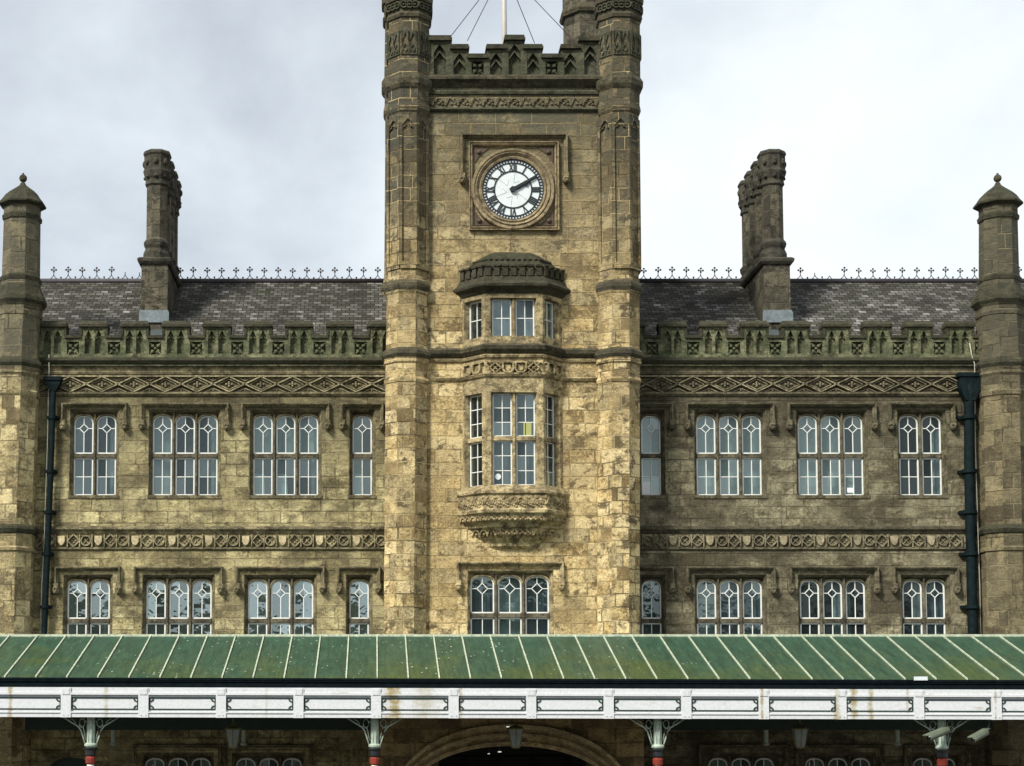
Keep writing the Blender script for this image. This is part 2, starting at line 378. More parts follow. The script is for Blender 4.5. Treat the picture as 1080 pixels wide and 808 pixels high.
M_colwhite = flat('cream_column_paint', (.68, .66, .56), .45, .1)
M_brass = flat('aged_lantern_metal', (.16, .15, .06), .5, .4)
M_frost = flat('milky_lantern_glass', (.20, .23, .21), .3, .2)
M_cctv = flat('camera_housing_paint', (.11, .13, .09), .6, .2)
M_lens = flat('camera_lens_black', (.01, .01, .012), .15, .1)
def lit():
    s = NT('lit_lamp_glass'); return s.done((.9, .9, .85), .4, None, .3, 0, ((1, .95, .82), .35))
M_lit = lit()
def glass(nm='old_window_glass', f0=.055, f1=.17):
    s = NT(nm); p = s.pos()
    h = s.noise(p, 1.7, 3, .5)
    g = s.n('ShaderNodeBsdfGlossy'); g.inputs['Roughness'].default_value = .03; g.inputs['Color'].default_value = (.82, .96, .95, 1); s.put(s.bump(h, .010), g.inputs['Normal'])
    t = s.n('ShaderNodeBsdfTransparent'); t.inputs['Color'].default_value = (.62, .72, .72, 1)
    df = s.n('ShaderNodeBsdfDiffuse'); df.inputs['Color'].default_value = (.05, .065, .07, 1)
    m1 = s.n('ShaderNodeMixShader'); m1.inputs[0].default_value = .2; s.t.links.new(t.outputs[0], m1.inputs[1]); s.t.links.new(df.outputs[0], m1.inputs[2])
    lw = s.n('ShaderNodeLayerWeight'); lw.inputs[0].default_value = .3
    fac = s.m('ADD', s.m('MULTIPLY', lw.outputs[0], .4), s.m('MULTIPLY_ADD', s.n('ShaderNodeNewGeometry').outputs['Random Per Island'], f1-f0, f0), clamp=True)
    m2 = s.n('ShaderNodeMixShader'); s.put(fac, m2.inputs[0]); s.t.links.new(m1.outputs[0], m2.inputs[1]); s.t.links.new(g.outputs[0], m2.inputs[2])
    s.t.links.new(m2.outputs[0], s.out.inputs[0]); return s.mat
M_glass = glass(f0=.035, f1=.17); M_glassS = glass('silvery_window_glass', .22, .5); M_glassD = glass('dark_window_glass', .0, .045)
def green_sheet():
    s = NT('green_canopy_paint'); p = s.pos(); x = s.sep(p)
    slope = s.m('DIVIDE', s.m('SUBTRACT', -1.9, x[1]), 3.84, clamp=True)       # 0 at the wall, 1 at the gutter
    n = s.noise(p, .55, 6, .6); n2 = s.noise(s.map(p, (3, .9, 1)), 1.5, 8, .7)
    c = s.mix(s.ramp(n2, [(.3, 0.0), (.7, 1.0)]), (.018, .050, .028), (.048, .098, .055))
    c = s.mix(s.m('MULTIPLY', s.ramp(s.m('SUBTRACT', 1, slope), [(.6, 0.0), (1, 1.0)]), .45), c, (.02, .07, .05))
    al = s.ramp(s.m('ADD', s.m('MULTIPLY', n, .9), s.m('ADD', s.m('MULTIPLY', slope, .28), s.m('MULTIPLY', n2, .25))), [(.725, 0.0), (.93, 1.0)])
    c = s.mix(s.m('MULTIPLY', al, .6), c, (.075, .092, .012))
    v = s.n('ShaderNodeTexVoronoi'); s.put(s.map(p, (1, .7, 1)), v.inputs['Vector']); v.inputs['Scale'].default_value = 9; v.inputs['Randomness'].default_value = 1
    near = s.ramp(s.m('DIVIDE', s.m('ABSOLUTE', s.m('ADD', x[0], .5)), 14), [(.35, 1.0), (.75, .15)])
    dots = s.m('MULTIPLY', s.m('MULTIPLY', near, s.m('LESS_THAN', v.outputs['Distance'], s.m('MULTIPLY', s.m('POWER', s.sep(v.outputs['Color'])[0], 2.0), .25))), s.ramp(s.noise(s.map(p, (1, 1, 1), (9, 4, 0)), .8, 5, .6), [(.44, 0.0), (.56, 1.0)]))
    gr = s.ramp(s.noise(s.map(p, (7, .6, 1)), 1.5, 7, .72), [(.45, 0.0), (.65, 1.0)])
    c = s.mix(s.m('MULTIPLY', gr, .7), c, (.018, .035, .02))
    c = s.mix(s.m('MULTIPLY', s.ramp(s.noise(p, 22, 6, .75), [(.55, 0.0), (.7, 1.0)]), .35), c, (.14, .18, .11))
    c = s.mix(s.m('MULTIPLY', dots, .8), c, (.42, .48, .38))
    return s.done(c, .5, s.bump(s.m('ADD', n2, s.m('MULTIPLY', dots, .5)), .006), .35)
M_green = green_sheet()
M_rib = flat('pale_rib_metal', (.42, .46, .34), .6, .4, scale=10)
def fascia_mat():
    s = NT('white_fascia_paint'); p = s.pos(); x = s.sep(p)[0]
    n = s.noise(s.map(p, (4, 4, .8)), 2.0, 8, .7); nf = s.noise(p, 16, 6, .7); nb = s.noise(s.map(p, (1, 1, 2.4)), 3.4, 6, .75)
    c = s.mix(s.ramp(nf, [(.4, 0.0), (.75, 1.0)]), (.62, .635, .645), (.50, .515, .51))
    for px, wd, k in ((11, 5, .8), (112, 6, .5), (281, 4, .4), (415, 22, 1.0), (448, 30, .45), (486, 5, .6), (803, 4, .9), (882, 8, .7), (900, 10, .9), (918, 7, .8), (957, 4, .5), (1049, 3, .6)):
        xc = X(px, 740, -5.95); hw = abs(L(wd, 740, -5.95))
        m = s.m('SUBTRACT', 1, s.m('DIVIDE', s.m('ABSOLUTE', s.m('SUBTRACT', x, xc)), hw), clamp=True)
        m = s.m('MULTIPLY', s.ramp(s.m('MULTIPLY', s.m('POWER', m, .5), s.m('ADD', s.m('MULTIPLY', nb, 1.1), s.m('MULTIPLY', n, .5))), [(.56, 0.0), (.80, 1.0)]), k)
        c = s.mix(m, c, s.mix(nf, (.50, .42, .19), (.13, .09, .04)))
    c = s.mix(s.m('MULTIPLY', s.ramp(s.noise(s.map(p, (1.5, 1, 5)), 1.4, 7, .7), [(.6, 0.0), (.7, 1.0)]), .5), c, (.3, .28, .22))
    return s.done(c, .45, s.bump(nf, .003), .35)
M_fascia = fascia_mat()
def ground_mat():
    s = NT('asphalt'); p = s.pos(); n = s.noise(p, 30, 6, .7); n2 = s.noise(p, .3, 5, .6)
    return s.done(s.mix(s.m('ADD', s.m('MULTIPLY', n, .5), s.m('MULTIPLY', n2, .5)), (.03, .03, .03), (.075, .073, .07)), .85, s.bump(n, .008), .3)
M_ground = ground_mat()
def pave_mat():
    s = NT('paving_slabs'); b = s.n('ShaderNodeTexBrick'); s.put(s.uv(), b.inputs['Vector']); b.inputs['Scale'].default_value = 1
    b.inputs['Brick Width'].default_value = .6; b.inputs['Row Height'].default_value = .6; b.inputs['Mortar Size'].default_value = .01
    b.inputs['Color1'].default_value = (.14, .13, .11, 1); b.inputs['Color2'].default_value = (.2, .19, .16, 1); b.inputs['Mortar'].default_value = (.05, .05, .045, 1)
    return s.done(b.outputs[0], .8, None, .3)
M_pave = pave_mat()
M_reflection_hill = flat('reflection_hill_dark', (.035, .048, .02), .9, .5, scale=.4, bmp=.3)

# ------------------------------------------------------------------ setting
MB().box(-400, 400, -400, 400, -.3, 0).build('ground', M_ground)
MB().box(-32, 32, -7.5, 12, .004, .14).build('pavement', M_pave)
h = MB(); g = []  # unseen ridge behind the camera, added so lower windows reflect a dark skyline
for j, (yy, hk) in enumerate(((-78, 0), (-88, .5), (-98, 1), (-118, 1.12), (-150, .9), (-200, 0))):
    row = []
    for i in range(81):
        xx = -160+i*4
        top = 12.5+2.2*math.sin(xx*.05+1)+1.4*math.sin(xx*.17)+random.uniform(-.5, .8)
        row.append((xx, yy+random.uniform(-1, 1), top*hk))
    g.append(row)
h.rings(g, close=False, cap=False)
h.build('reflection_hill', M_reflection_hill)
for n_ in ('ground', 'pavement', 'reflection_hill'): bpy.data.objects[n_]['kind'] = 'structure'

# ------------------------------------------------------------------ shared stone pieces
def hood(par, x0, x1, ztop, zdrop, Y, mat, wd=.10, proj=.13, stop=.12):
    b = MB()
    b.sweep_xz([(x0+wd, zdrop), (x0+wd, ztop-wd), (x1-wd, ztop-wd), (x1-wd, zdrop)],
               [(0, Y+.01), (0, Y-proj*.35), (wd*.35, Y-proj*.5), (wd*.5, Y-proj), (wd*.85, Y-proj*1.05), (wd, Y-proj*.6), (wd, Y+.01)])
    H_ = b.build('hood_mould', mat, par)
    for x in (x0+wd/2, x1-wd/2):
        b = MB(); b.box(x-wd*.62, x+wd*.62, Y-proj, Y+.01, zdrop-.05, zdrop+.035)
        b.ball((x, Y-proj*.55, zdrop-.05-stop*.75), stop, (.95, .95, 1.05), 9, 7)      # worn carved head
        b.ball((x-.035, Y-proj*.55-stop*.8, zdrop-.03-stop*.65), .035); b.ball((x+.035, Y-proj*.55-stop*.8, zdrop-.03-stop*.65), .035)
        b.ball((x, Y-proj*.55-stop*.85, zdrop-.08-stop*.9), .035, (1, 1.2, 1.3)); b.box(x-.045, x+.045, Y-proj*.55-stop*.9, Y-.02, zdrop-.05-stop*1.6, zdrop-.05-stop*1.35)
        b.build('carved_head', mat, H_)
    return H_

def light_bars(b, x0, x1, zs, zt, zb, y0, y1, fw, bw, dz, e):
    c = (x0+x1)/2
    pts = [(x0+fw/2, zb+fw/2), (x0+fw/2, zs)]+arch_pts(x0+fw/2, x1-fw/2, zs, zt-fw/2, e)[1:-1]+[(x1-fw/2, zs), (x1-fw/2, zb+fw/2), (x0+fw/2, zb+fw/2)]
    b.path(pts, fw, y0, y1)
    if dz:
        q, r = dz; y2 = y0+.008; y3 = y1-.004
        b.path([(c, q+r), (c+r, q), (c, q-r), (c-r, q), (c, q+r)], bw, y2, y3)
        b.bar((c, q+r), (c, zt-fw), bw, y2+.002, y3-.002); b.bar((c, q-r), (c, zb+fw), bw, y2+.002, y3-.002)
        b.bar((x0+fw, q), (c-r, q), bw, y2+.002, y3-.002); b.bar((c+r, q), (x1-fw, q), bw, y2+.002, y3-.002)
def grid_bars(b, x0, x1, z0, z1, nc, nr, y0, y1, fw, bw):
    b.path([(x0+fw/2, z0+fw/2), (x0+fw/2, z1-fw/2), (x1-fw/2, z1-fw/2), (x1-fw/2, z0+fw/2), (x0+fw/2, z0+fw/2)], fw, y0, y1)
    for i in range(1, nc): x = x0+(x1-x0)*i/nc; b.bar((x, z0+fw), (x, z1-fw), bw, y0+.008, y1-.004)
    for i in range(1, nr): z = z0+(z1-z0)*i/nr; b.bar((x0+fw, z), (x1-fw, z), bw, y0+.010, y1-.006)
def glaze(b, x0, x1, z0, z1, y, nc=2, nr=2):
    for i in range(nc):
        for j in range(nr):
            a, c = x0+(x1-x0)*i/nc, x0+(x1-x0)*(i+1)/nc; d, f = z0+(z1-z0)*j/nr, z0+(z1-z0)*(j+1)/nr
            t, q = random.gauss(0, .004), random.gauss(0, .005)
            hx, hz = (c-a)/2, (f-d)/2
            b.add([(a, y-hx*t-hz*q, d), (c, y+hx*t-hz*q, d), (c, y+hx*t+hz*q, f), (a, y-hx*t+hz*q, f)], [(0, 1, 2, 3)])
def folds(b, x0, x1, z0, z1, y, n=None):
    n = n or max(4, int((x1-x0)/.035)); pts = []
    for i in range(n+1):
        x = x0+(x1-x0)*i/n; pts.append((x, y+.02*math.sin(i*1.9)+random.uniform(-.006, .006)))
    for (xa, ya), (xb, yb) in zip(pts, pts[1:]): b.add([(xa, ya, z0), (xb, yb, z0), (xb, yb, z1), (xa, ya, z1)], [(0, 1, 2, 3)])

def dress(par, lights, z0, z1, Y, codes):
    cu, bl, dr = MB(), MB(), MB()
    for (x0, x1), cde in zip(lights, codes):
        yb = Y+.42; wl = x1-x0
        for ch in cde:
            cu, bl, dr = MB(), MB(), MB()
            if ch == 'b': bl.add([(x0-.05, yb, z0), (x1+.05, yb, z0), (x1+.05, yb+.02, z1), (x0-.05, yb+.02, z1)], [(0, 1, 2, 3)])
            if ch == 'h': bl.add([(x0-.05, yb, z0+(z1-z0)*.55), (x1+.05, yb, z0+(z1-z0)*.55), (x1+.05, yb, z1), (x0-.05, yb, z1)], [(0, 1, 2, 3)])
            if ch == 'l': folds(cu, x0-.05, x0+wl*.38, z0, z1, yb)
            if ch == 'r': folds(cu, x1-wl*.38, x1+.05, z0, z1, yb)
            if ch == 's': folds(dr, x0-.05, x1+.05, z0, z1, yb)
            if ch == 'w': bl.add([(x0+.02, yb-.1, z0), (x0+wl*.6, yb-.1, z0), (x0+wl*.55, yb-.1, z0+(z1-z0)*.28), (x0+.02, yb-.1, z0+(z1-z0)*.3)], [(0, 1, 2, 3)])
            if cu.f: cu.build('curtain', M_curtain, par)
            if dr.f: dr.build('curtain', M_drape, par)
            if bl.f: bl.build('blind', M_blind, par)

def tudor_window(par, cx, n, py, Y, lw, pitch, trim, codes, hood_half, drops, e=2.3, lower_rows=2, stop=.11, gmat=None):
    """py = (arch top, springing, transom top, transom bottom, sill) measured heights"""
    top, spr, t0, t1, bot = [Z(q, Y+.1) for q in py]
    xs = [cx+(i-(n-1)/2)*pitch for i in range(n)]; hw = lw/2
    X0, X1 = xs[0]-hw, xs[-1]+hw
    jam = .11
    b = MB(); zh = top+.05
    # moulded jambs and head, two steps back
    b.sweep_xz([(X0, bot-.02), (X0, zh), (X1, zh), (X1, bot-.02)],
               [(jam, Y+.001), (jam*.72, Y+.001), (jam*.66, Y+.05), (jam*.36, Y+.06), (jam*.3, Y+.13), (0, Y+.16), (0, Y+.3), (jam, Y+.3)])
    for x in xs:
        b.arch_head(x-hw, x+hw, spr, top, zh, Y+.20, Y+.28, e)
        i_ = arch_pts(x-hw, x+hw, spr, top, e); o_ = arch_pts(x-hw-.03, x+hw+.03, spr, top+.035, e)
        for j in range(len(i_)-1): b.prism([i_[j], i_[j+1], o_[j+1], o_[j]], Y+.11, Y+.21)
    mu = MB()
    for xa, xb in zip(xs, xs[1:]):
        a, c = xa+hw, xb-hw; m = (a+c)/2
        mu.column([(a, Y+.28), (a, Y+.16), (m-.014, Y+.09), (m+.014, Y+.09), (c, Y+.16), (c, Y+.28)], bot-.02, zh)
        b.prism([(a+.02, spr), (c-.02, spr), (c-.02, zh), (a+.02, zh)], Y+.13, Y+.279)
    for x in xs:     # pierced spandrel eyes read as dark notches
        pass
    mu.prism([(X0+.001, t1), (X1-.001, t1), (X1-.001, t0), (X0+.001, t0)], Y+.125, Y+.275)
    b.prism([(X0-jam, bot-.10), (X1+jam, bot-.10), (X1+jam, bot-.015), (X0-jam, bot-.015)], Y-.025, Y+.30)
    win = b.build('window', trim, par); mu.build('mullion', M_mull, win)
    fr = MB(); gl = MB(); dq = top-(top-t0)*.335
    for x in xs:
        light_bars(fr, x-hw+.004, x+hw-.004, spr, top-.004, t0+.004, Y+.17, Y+.22, .034, .021, (dq, .115*lw/.507), e)
        grid_bars(fr, x-hw+.004, x+hw-.004, bot, t1-.004, 2, lower_rows, Y+.17, Y+.22, .034, .021)
        glaze(gl, x-hw, x+hw, t0, dq, Y+.205, 2, 1); glaze(gl, x-hw, x+hw, dq, top, Y+.205, 2, 1); glaze(gl, x-hw, x+hw, bot, t1, Y+.205, 2, lower_rows)
    fr.build('frame', M_timber, win); gl.build('glass', gmat or M_glass, win)
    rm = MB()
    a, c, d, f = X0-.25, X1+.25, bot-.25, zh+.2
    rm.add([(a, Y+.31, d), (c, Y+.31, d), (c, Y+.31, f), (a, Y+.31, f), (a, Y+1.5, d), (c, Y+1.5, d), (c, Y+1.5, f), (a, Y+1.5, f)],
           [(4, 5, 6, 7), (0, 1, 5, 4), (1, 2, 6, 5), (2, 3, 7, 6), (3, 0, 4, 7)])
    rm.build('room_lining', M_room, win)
    dress(win, [(x-hw, x+hw) for x in xs], bot-.05, zh, Y, codes)
    if hood_half: 
        hx = (n-1)/2*pitch+hood_half
        hood(par, cx-hx, cx+hx, Z(drops[0], Y-.1), Z(drops[1], Y-.1), Y, trim, stop=stop)
    return (X0-jam*.9, X1+jam*.9, bot-.08, zh+jam*.9)

def oct_turret(par, name, mat, capmat, cx_of, Yc, prof, extra=None):
    """prof: (photo height, half width in photo px, 'm' for dark moulding). cx_of(py) -> axis x"""
    body = MB(); mould = MB()
    def ring(py, r):
        a = L(r, py, Yc); return (a, Z(py, Yc-a), cx_of(py))
    segs = []; cur = [ring(*prof[0][:2])]; kind = prof[0][2]
    for p in prof[1:]:
        cur.append(ring(p[0], p[1]))
        if p[2] != kind:
            segs.append((kind, cur)); cur = [ring(p[0], p[1])]; kind = p[2]
    segs.append((kind, cur))
    for k, c in segs:
        if len(c) > 1 and k != 'm': body.turn([(a, z, x) for a, z, x in c], 0, Yc)
    o = body.build(name, mat, par)
    for k, c in segs:
        if len(c) > 1 and k == 'm': MB().turn([(a, z, x) for a, z, x in c], 0, Yc).build('moulding', capmat, o)
    return o

# ------------------------------------------------------------------ station wings
def finial_mesh(kind=0):
    b = MB(); t = .012
    if kind == 2:
        b.tube([(-.07, 0, 0), (0, 0, .1)], t, 5); b.tube([(.07, 0, 0), (0, 0, .1)], t, 5); return b
    b.tube([(-.10, 0, 0), (-.035, 0, .055), (0, 0, .12)], t, 5); b.tube([(.10, 0, 0), (.035, 0, .055), (0, 0, .12)], t, 5)
    b.tube([(0, 0, .1), (0, 0, .2)], t*1.1, 5)
    if kind == 0:
        zc = .265
        for dx, dz in ((-.062, 0), (.062, 0), (0, .062), (0, -.045)): b.ball((dx, 0, zc+dz), .034, (1, .5, 1), 7, 5)
        b.ball((0, 0, zc), .022, (1, .6, 1), 6, 5)
    # little button between the crosses
    b.tube([(.21, 0, 0), (.21, 0, .03)], t, 5); b.ball((.21, 0, .05), .028, n=6, m=5)
    return b
FM = {}
def shared(key, fn, mat):
    if key not in FM:
        o = fn().build('finial', mat); FM[key] = o.data; bpy.data.objects.remove(o)
    return FM[key]

def wing(side):
    Lf = side < 0
    W = thing('station_wing', 'buff yellow two storey stone wing left of the clock tower, under a slate roof' if Lf else
              'grimy grey brown two storey stone wing right of the clock tower, under a slate roof', 'building')
    mat, trim, carve = (M_left, M_trimL, M_carveL) if Lf else (M_right, M_trimR, M_carveR)
    pxa, pxb = (-110, 462) if Lf else (618, 1190)
    xa, xb = X(pxa, 500, 0), X(pxb, 500, 0)
    holes = []
    UP = (437.9, 446.2, 478.4, 482.6, 522.3); LO = (611.8, 620.2, 652.6, 656.8, 697); GR = (799.6, 808, 840, 844, 890)
    lw, pitch = L(20.6, 480, 0), L(24.1, 480, 0)
    if Lf:
        ups = [(99.8, 2, ['l', 'r']), (195, 3, ['b', '', 'r']), (301.2, 3, ['hw', 'hlw', 'hr']), (382, 1, ['w'])]
        los = [(93, 2, ['l', 'rb'[0]]), (188.5, 3, ['l', '', '']), (295.8, 3, ['s', 's', 's']), (378.7, 1, ['s'])]
        grs = [(187.5, 3, ['', '', '']), (283.5, 3, ['', '', ''])]
    else:
        ups = [(687, 1, ['bw']), (769.2, 3, ['b', 'b', 'b']), (876.6, 3, ['b', 'b', 'w']), (971.3, 2, ['', 'r'])]
        los = [(687.6, 1, ['s']), (769.9, 3, ['b', 's', 's']), (878.8, 3, ['', 'r', 'l']), (975.2, 2, ['r', 's'])]
        grs = [(782, 3, ['', '', '']), (884, 3, ['', '', '']), (986, 2, ['', ''])]
    for cx, n, cd_ in ups: holes.append(tudor_window(W, X(cx, 480, .1), n, UP, 0, lw, pitch, trim, cd_, L(22.8, 480, 0), (424.6, 444.2), gmat=M_glassD if cx > 950 else None))
    for cx, n, cd_ in los: holes.append(tudor_window(W, X(cx, 640, .1), n, LO, 0, lw, pitch, trim, cd_, L(22.8, 640, 0), (597.4, 616.6), gmat=M_glassS if Lf else (M_glassD if cx > 850 else None)))
    for cx, n, cd_ in grs: holes.append(tudor_window(W, X(cx, 800, .1), n, GR, 0, lw, pitch, trim, cd_, L(22.8, 800, 0), (785, 806)))
    if Lf: holes.append((X(52, 806, 0), X(98, 806, 0), 0.2, Z(797, 0)))
    zw = Z(382, 0)
    wl = MB().sheet(xa, xb, 0, zw, holes, 0, .30)
    e0, e1 = (xa, xa+.4) if Lf else (xb-.4, xb)
    wl.box(e0+.01, e1-.01, .31, 8.6, 0, Z(400, 0)); wl.box(xa, xb, 8.61, 9.0, 0, Z(400, 0))
    wl.build('wall', mat, W)
    if Lf:
        d = MB(); x0, x1 = X(52, 806, 0), X(98, 806, 0)
        d.arch_head(x0, x1, Z(812, 0), Z(799, 0), Z(797, 0), .002, .28, 2.2)
        dd = d.build('doorway', trim, W)
        MB().box(x0, x1, .25, .3, .2, Z(799, 0)).build('door_leaf', M_under, dd)
    # cornice under the battlements
    path = [(xa, 0), (xb, 0)]
    zq = lambda py, o=0: Z(py, -o)
    MB().sweep_plan(path, [(0, zq(387)), (.03, zq(386.6)), (.13, zq(384.5)), (.19, zq(381.6)), (.17, zq(379.3)), (.10, zq(377.6)), (0, zq(377))]).build('cornice', M_coping, W)
    MB().sweep_plan(path, [(0, zq(395)), (.035, zq(395)), (.05, zq(392.6)), (.03, zq(391.6)), (.055, zq(389)), (.10, zq(387.4)), (0, zq(386.8))]).build('cornice', trim, W)
    MB().sweep_plan(path, [(0, zq(418.6)), (.03, zq(418)), (.075, zq(415.8)), (.07, zq(414)), (0, zq(413.2))]).build('string_course', trim, W)
    # lattice frieze
    fz = MB(); z0, z1 = Z(413.4, -.03), Z(397.4, -.03); zm = (z0+z1)/2; P = L(33.45, 405, 0)
    fz.box(xa, xb, -.09, .001, z1-.012, z1+.03)
    c0 = X(107.9 if Lf else 697.5, 405, 0); k0 = int((xa-c0)/P)-1; k1 = int((xb-c0)/P)+1
    for k in range(k0, k1+1):
        c = c0+k*P
        for wd, yy, q in ((.034, -.085, 1.0), (.02, -.045, .70)):
            pts = [(c-P/2*1.0*(q if q < 1 else 1), zm), (c, z1-(1-q)*(z1-zm)), (c+P/2*(q if q < 1 else 1), zm), (c, z0+(1-q)*(zm-z0)), (c-P/2*(q if q < 1 else 1), zm)]
            if min(p[0] for p in pts) > xa and max(p[0] for p in pts) < xb: fz.path(pts, wd, yy, .001)
        if xa < c < xb:
            for dx, dz in ((0, 0), (.075, 0), (-.075, 0), (0, .05), (0, -.05)): fz.ball((c+dx, -.03, zm+dz), .034, (1, 1.2, .8), 6, 5)
        c2 = c+P/2
        if xa+.3 < c2 < xb-.3:     # half lozenges above and below the crossings
            for sg, zz in ((1, z1), (-1, z0)): fz.path([(c2-P*.27, zz), (c2, zz-sg*(z1-zm)*.5), (c2+P*.27, zz)], .02, -.03, .001); fz.ball((c2, -.005, zz-sg*.05), .028, n=6, m=4)
    fz.build('frieze', carve, W)
    # lower carved band
    MB().sweep_plan(path, [(0, zq(563.4)), (.02, zq(563)), (.05, zq(560.8)), (.10, zq(558.6)), (.09, zq(556.6)), (0, zq(554.6))]).build('string_course', M_black if not Lf else trim, W)
    MB().sweep_plan(path, [(0, zq(581)), (.02, zq(580.6)), (.055, zq(579.2)), (.045, zq(577.4)), (0, zq(577))]).build('string_course', trim, W)
    fz = MB(); shl = []; z0, z1 = Z(577, -.03), Z(563.6, -.03); zm = (z0+z1)/2; P = L(12.95, 570, 0); r = P*.40; hh = (z1-z0)/2*.92
    c0 = X(65.0 if Lf else 709.4, 570, 0); k0 = int((xa-c0)/P); k1 = int((xb-c0)/P)
    for k in range(k0, k1+1):
        c = c0+k*P
        if c-P/2 < xa or c+P/2 > xb: continue
        fz.bar((c-P/2, z0), (c-P/2, z1), .026, -.075, .001)
        m = (k % 3) if Lf else ((-k) % 3)
        if m == 0:
            shl.append([(c-r*.72, zm+hh*.78), (c+r*.72, zm+hh*.78), (c+r*.72, zm-hh*.15), (c+r*.4, zm-hh*.6), (c, zm-hh*.82), (c-r*.4, zm-hh*.6), (c-r*.72, zm-hh*.15)])
        elif m == 1:
            fz.path([(c, z1), (c+P/2, zm), (c, z0), (c-P/2, zm), (c, z1)], .026, -.072, .001)
            for dx, dz in ((.05, 0), (-.05, 0), (0, .05), (0, -.05)): fz.ball((c+dx, 0, zm+dz), .03, n=6, m=4)
            for sx in (-1, 1):
                for sz in (-1, 1): fz.ball((c+sx*P*.36, 0, zm+sz*hh*.72), .022, n=5, m=4)
        else:
            fz.path([(c+r*math.cos(t*math.pi/6), zm+r*math.sin(t*math.pi/6)) for t in range(13)], .026, -.072, .001)
            fz.bar((c-r*.6, zm-r*.6), (c+r*.6, zm+r*.6), .022, -.03, .001); fz.bar((c-r*.6, zm+r*.6), (c+r*.6, zm-r*.6), .022, -.029, .001)
            fz.ball((c, -.01, zm), .035, n=6, m=4)
    f_ = fz.build('frieze', carve, W); [MB().prism(q_, -.07, .001).build('shield', M_shield if Lf else M_shieldR, f_) for q_ in shl if -14 < q_[0][0] < 19]
    # battlemented parapet
    pb = MB(); yf, yb = -.10, .24; zb, zt_, ze = Z(378, -.1), Z(345, -.1), Z(356, -.1); P = L(43.35, 360, -.1)
    c0 = X(98.6 if Lf else 709.4, 360, -.1); hm = L(13.3, 360, -.1)
    notch, lan, squ = [], [], []
    for k in range(-6, 22):
        c = c0+k*P
        if c-P/2 < xa or c+P > xb: continue
        notch.append((c+hm, c+P-hm, ze, zt_+1))
        for sx in (-1, 1):
            q = c+sx*L(5.4, 360, -.1); lan.append((q-L(3.9, 360, -.1), q+L(3.9, 360, -.1), Z(374, -.1), Z(347.4, -.1)))
        q = c+P/2; squ.append((q-L(6.4, 360, -.1), q+L(6.4, 360, -.1), Z(374, -.1), Z(360.5, -.1)))
    pb.sheet(xa, xb, zb-.2, zt_, notch+lan+squ, yf, .12); pb.sheet(xa, xb, zb-.2, zt_, notch, yf+.125, .22)
    for a, b_, c, d in lan:
        m = (a+b_)/2
        pb.arch_head(a, b_, d-.26, d-.02, d, yf+.01, yf+.11, 1.6, .6, 8)
        pb.bar((a, d-.25), (m-.03, d-.2), .02, yf+.02, yf+.1); pb.bar((b_, d-.25), (m+.03, d-.2), .02, yf+.02, yf+.1)
        pb.bar((m, c), (m, c+.03), .2, yf+.02, yf+.1)
    for a, b_, c, d in squ:
        m, n = (a+b_)/2, (c+d)/2
        for sx in (-1, 1):
            for sz in (-1, 1): pb.ball((m+sx*.075, yf+.07, n+sz*.075), .055, (1, .8, 1), 7, 5); pb.bar((m+sx*.16, n+sz*.17), (m+sx*.05, n+sz*.05), .03, yf+.03, yf+.12)
        pb.ball((m, yf+.05, n), .04, n=6, m=5)
    P_ = pb.build('parapet', M_para, W)
    cp = MB()
    for k in range(-6, 22):
        c = c0+k*P
        if c-P/2 < xa or c+P > xb: continue
        zc = zt_; o = .045
        cp.add([(c-hm-o, yf-.07, zc), (c+hm+o, yf-.07, zc), (c+hm+o, yb+.05, zc), (c-hm-o, yb+.05, zc),
                (c-hm-o, yf-.07, zc+.07), (c+hm+o, yf-.07, zc+.07), (c+hm+o, yb+.05, zc+.07), (c-hm-o, yb+.05, zc+.07),
                (c-hm, yf+.08, zc+.19), (c+hm, yf+.08, zc+.19), (c+hm, yb-.08, zc+.19), (c-hm, yb-.08, zc+.19)],
               [(0, 3, 2, 1), (0, 1, 5, 4), (1, 2, 6, 5), (2, 3, 7, 6), (3, 0, 4, 7), (4, 5, 9, 8), (5, 6, 10, 9), (6, 7, 11, 10), (7, 4, 8, 11), (8, 9, 10, 11)])
        for sx in (-1, 1): cp.box(c+sx*hm-.028, c+sx*hm+.035, yf-.03, yb+.02, ze+.06, zc-.002)
        cp.box(c+hm-.01, c+P-hm+.01, yf-.05, yb+.04, ze-.02, ze+.055)
    cp.build('coping', M_coping, P_)
    # slate roof with cast iron cresting
    yr, zr = 4.6, Z(297.5, 4.6); ye, zev = .26, Z(377, .3)
    rf = MB(); rf.add([(xa-.2, ye, zev), (xb+.2, ye, zev), (xb+.2, yr, zr), (xa-.2, yr, zr), (xa-.2, 8.9, zev), (xb+.2, 8.9, zev)], [(0, 1, 2, 3), (3, 2, 5, 4)])
    R_ = rf.build('roof', M_slate, W)
    MB().tube([(xa-.2, yr, zr+.02), (xb+.2, yr, zr+.02)], .085, 8).build('ridge_capping', M_ridge, R_)
    if Lf:
        fl = [(-3+0, 0), (56.7, 0), (72, 0), (87.1, 0), (102.4, 0), (117.3, 0), (132, 1), (147.4, 1), (190.4, 0)]+[(203.8+14.96*i, 0) for i in range(14)]
    else:
        fl = [(678.9+14.98*i, 0) for i in range(8)]+[(844, 0), (859.5, 1), (874.9, 2)]+[(890.2+15.3*i, 0) for i in range(10)]+[(1075, 0), (1090, 0)]
    for px, kd in fl:
        o = bpy.data.objects.new('finial', shared(kd, lambda: finial_mesh(kd), M_ridge)); C.objects.link(o); o.parent = R_
        o.location = (X(px, 290, yr), yr, zr+.09); o.rotation_euler = (0, random.uniform(-.05, .05), random.uniform(-.2, .2)); o.scale = (1, 1, random.uniform(.92, 1.06))
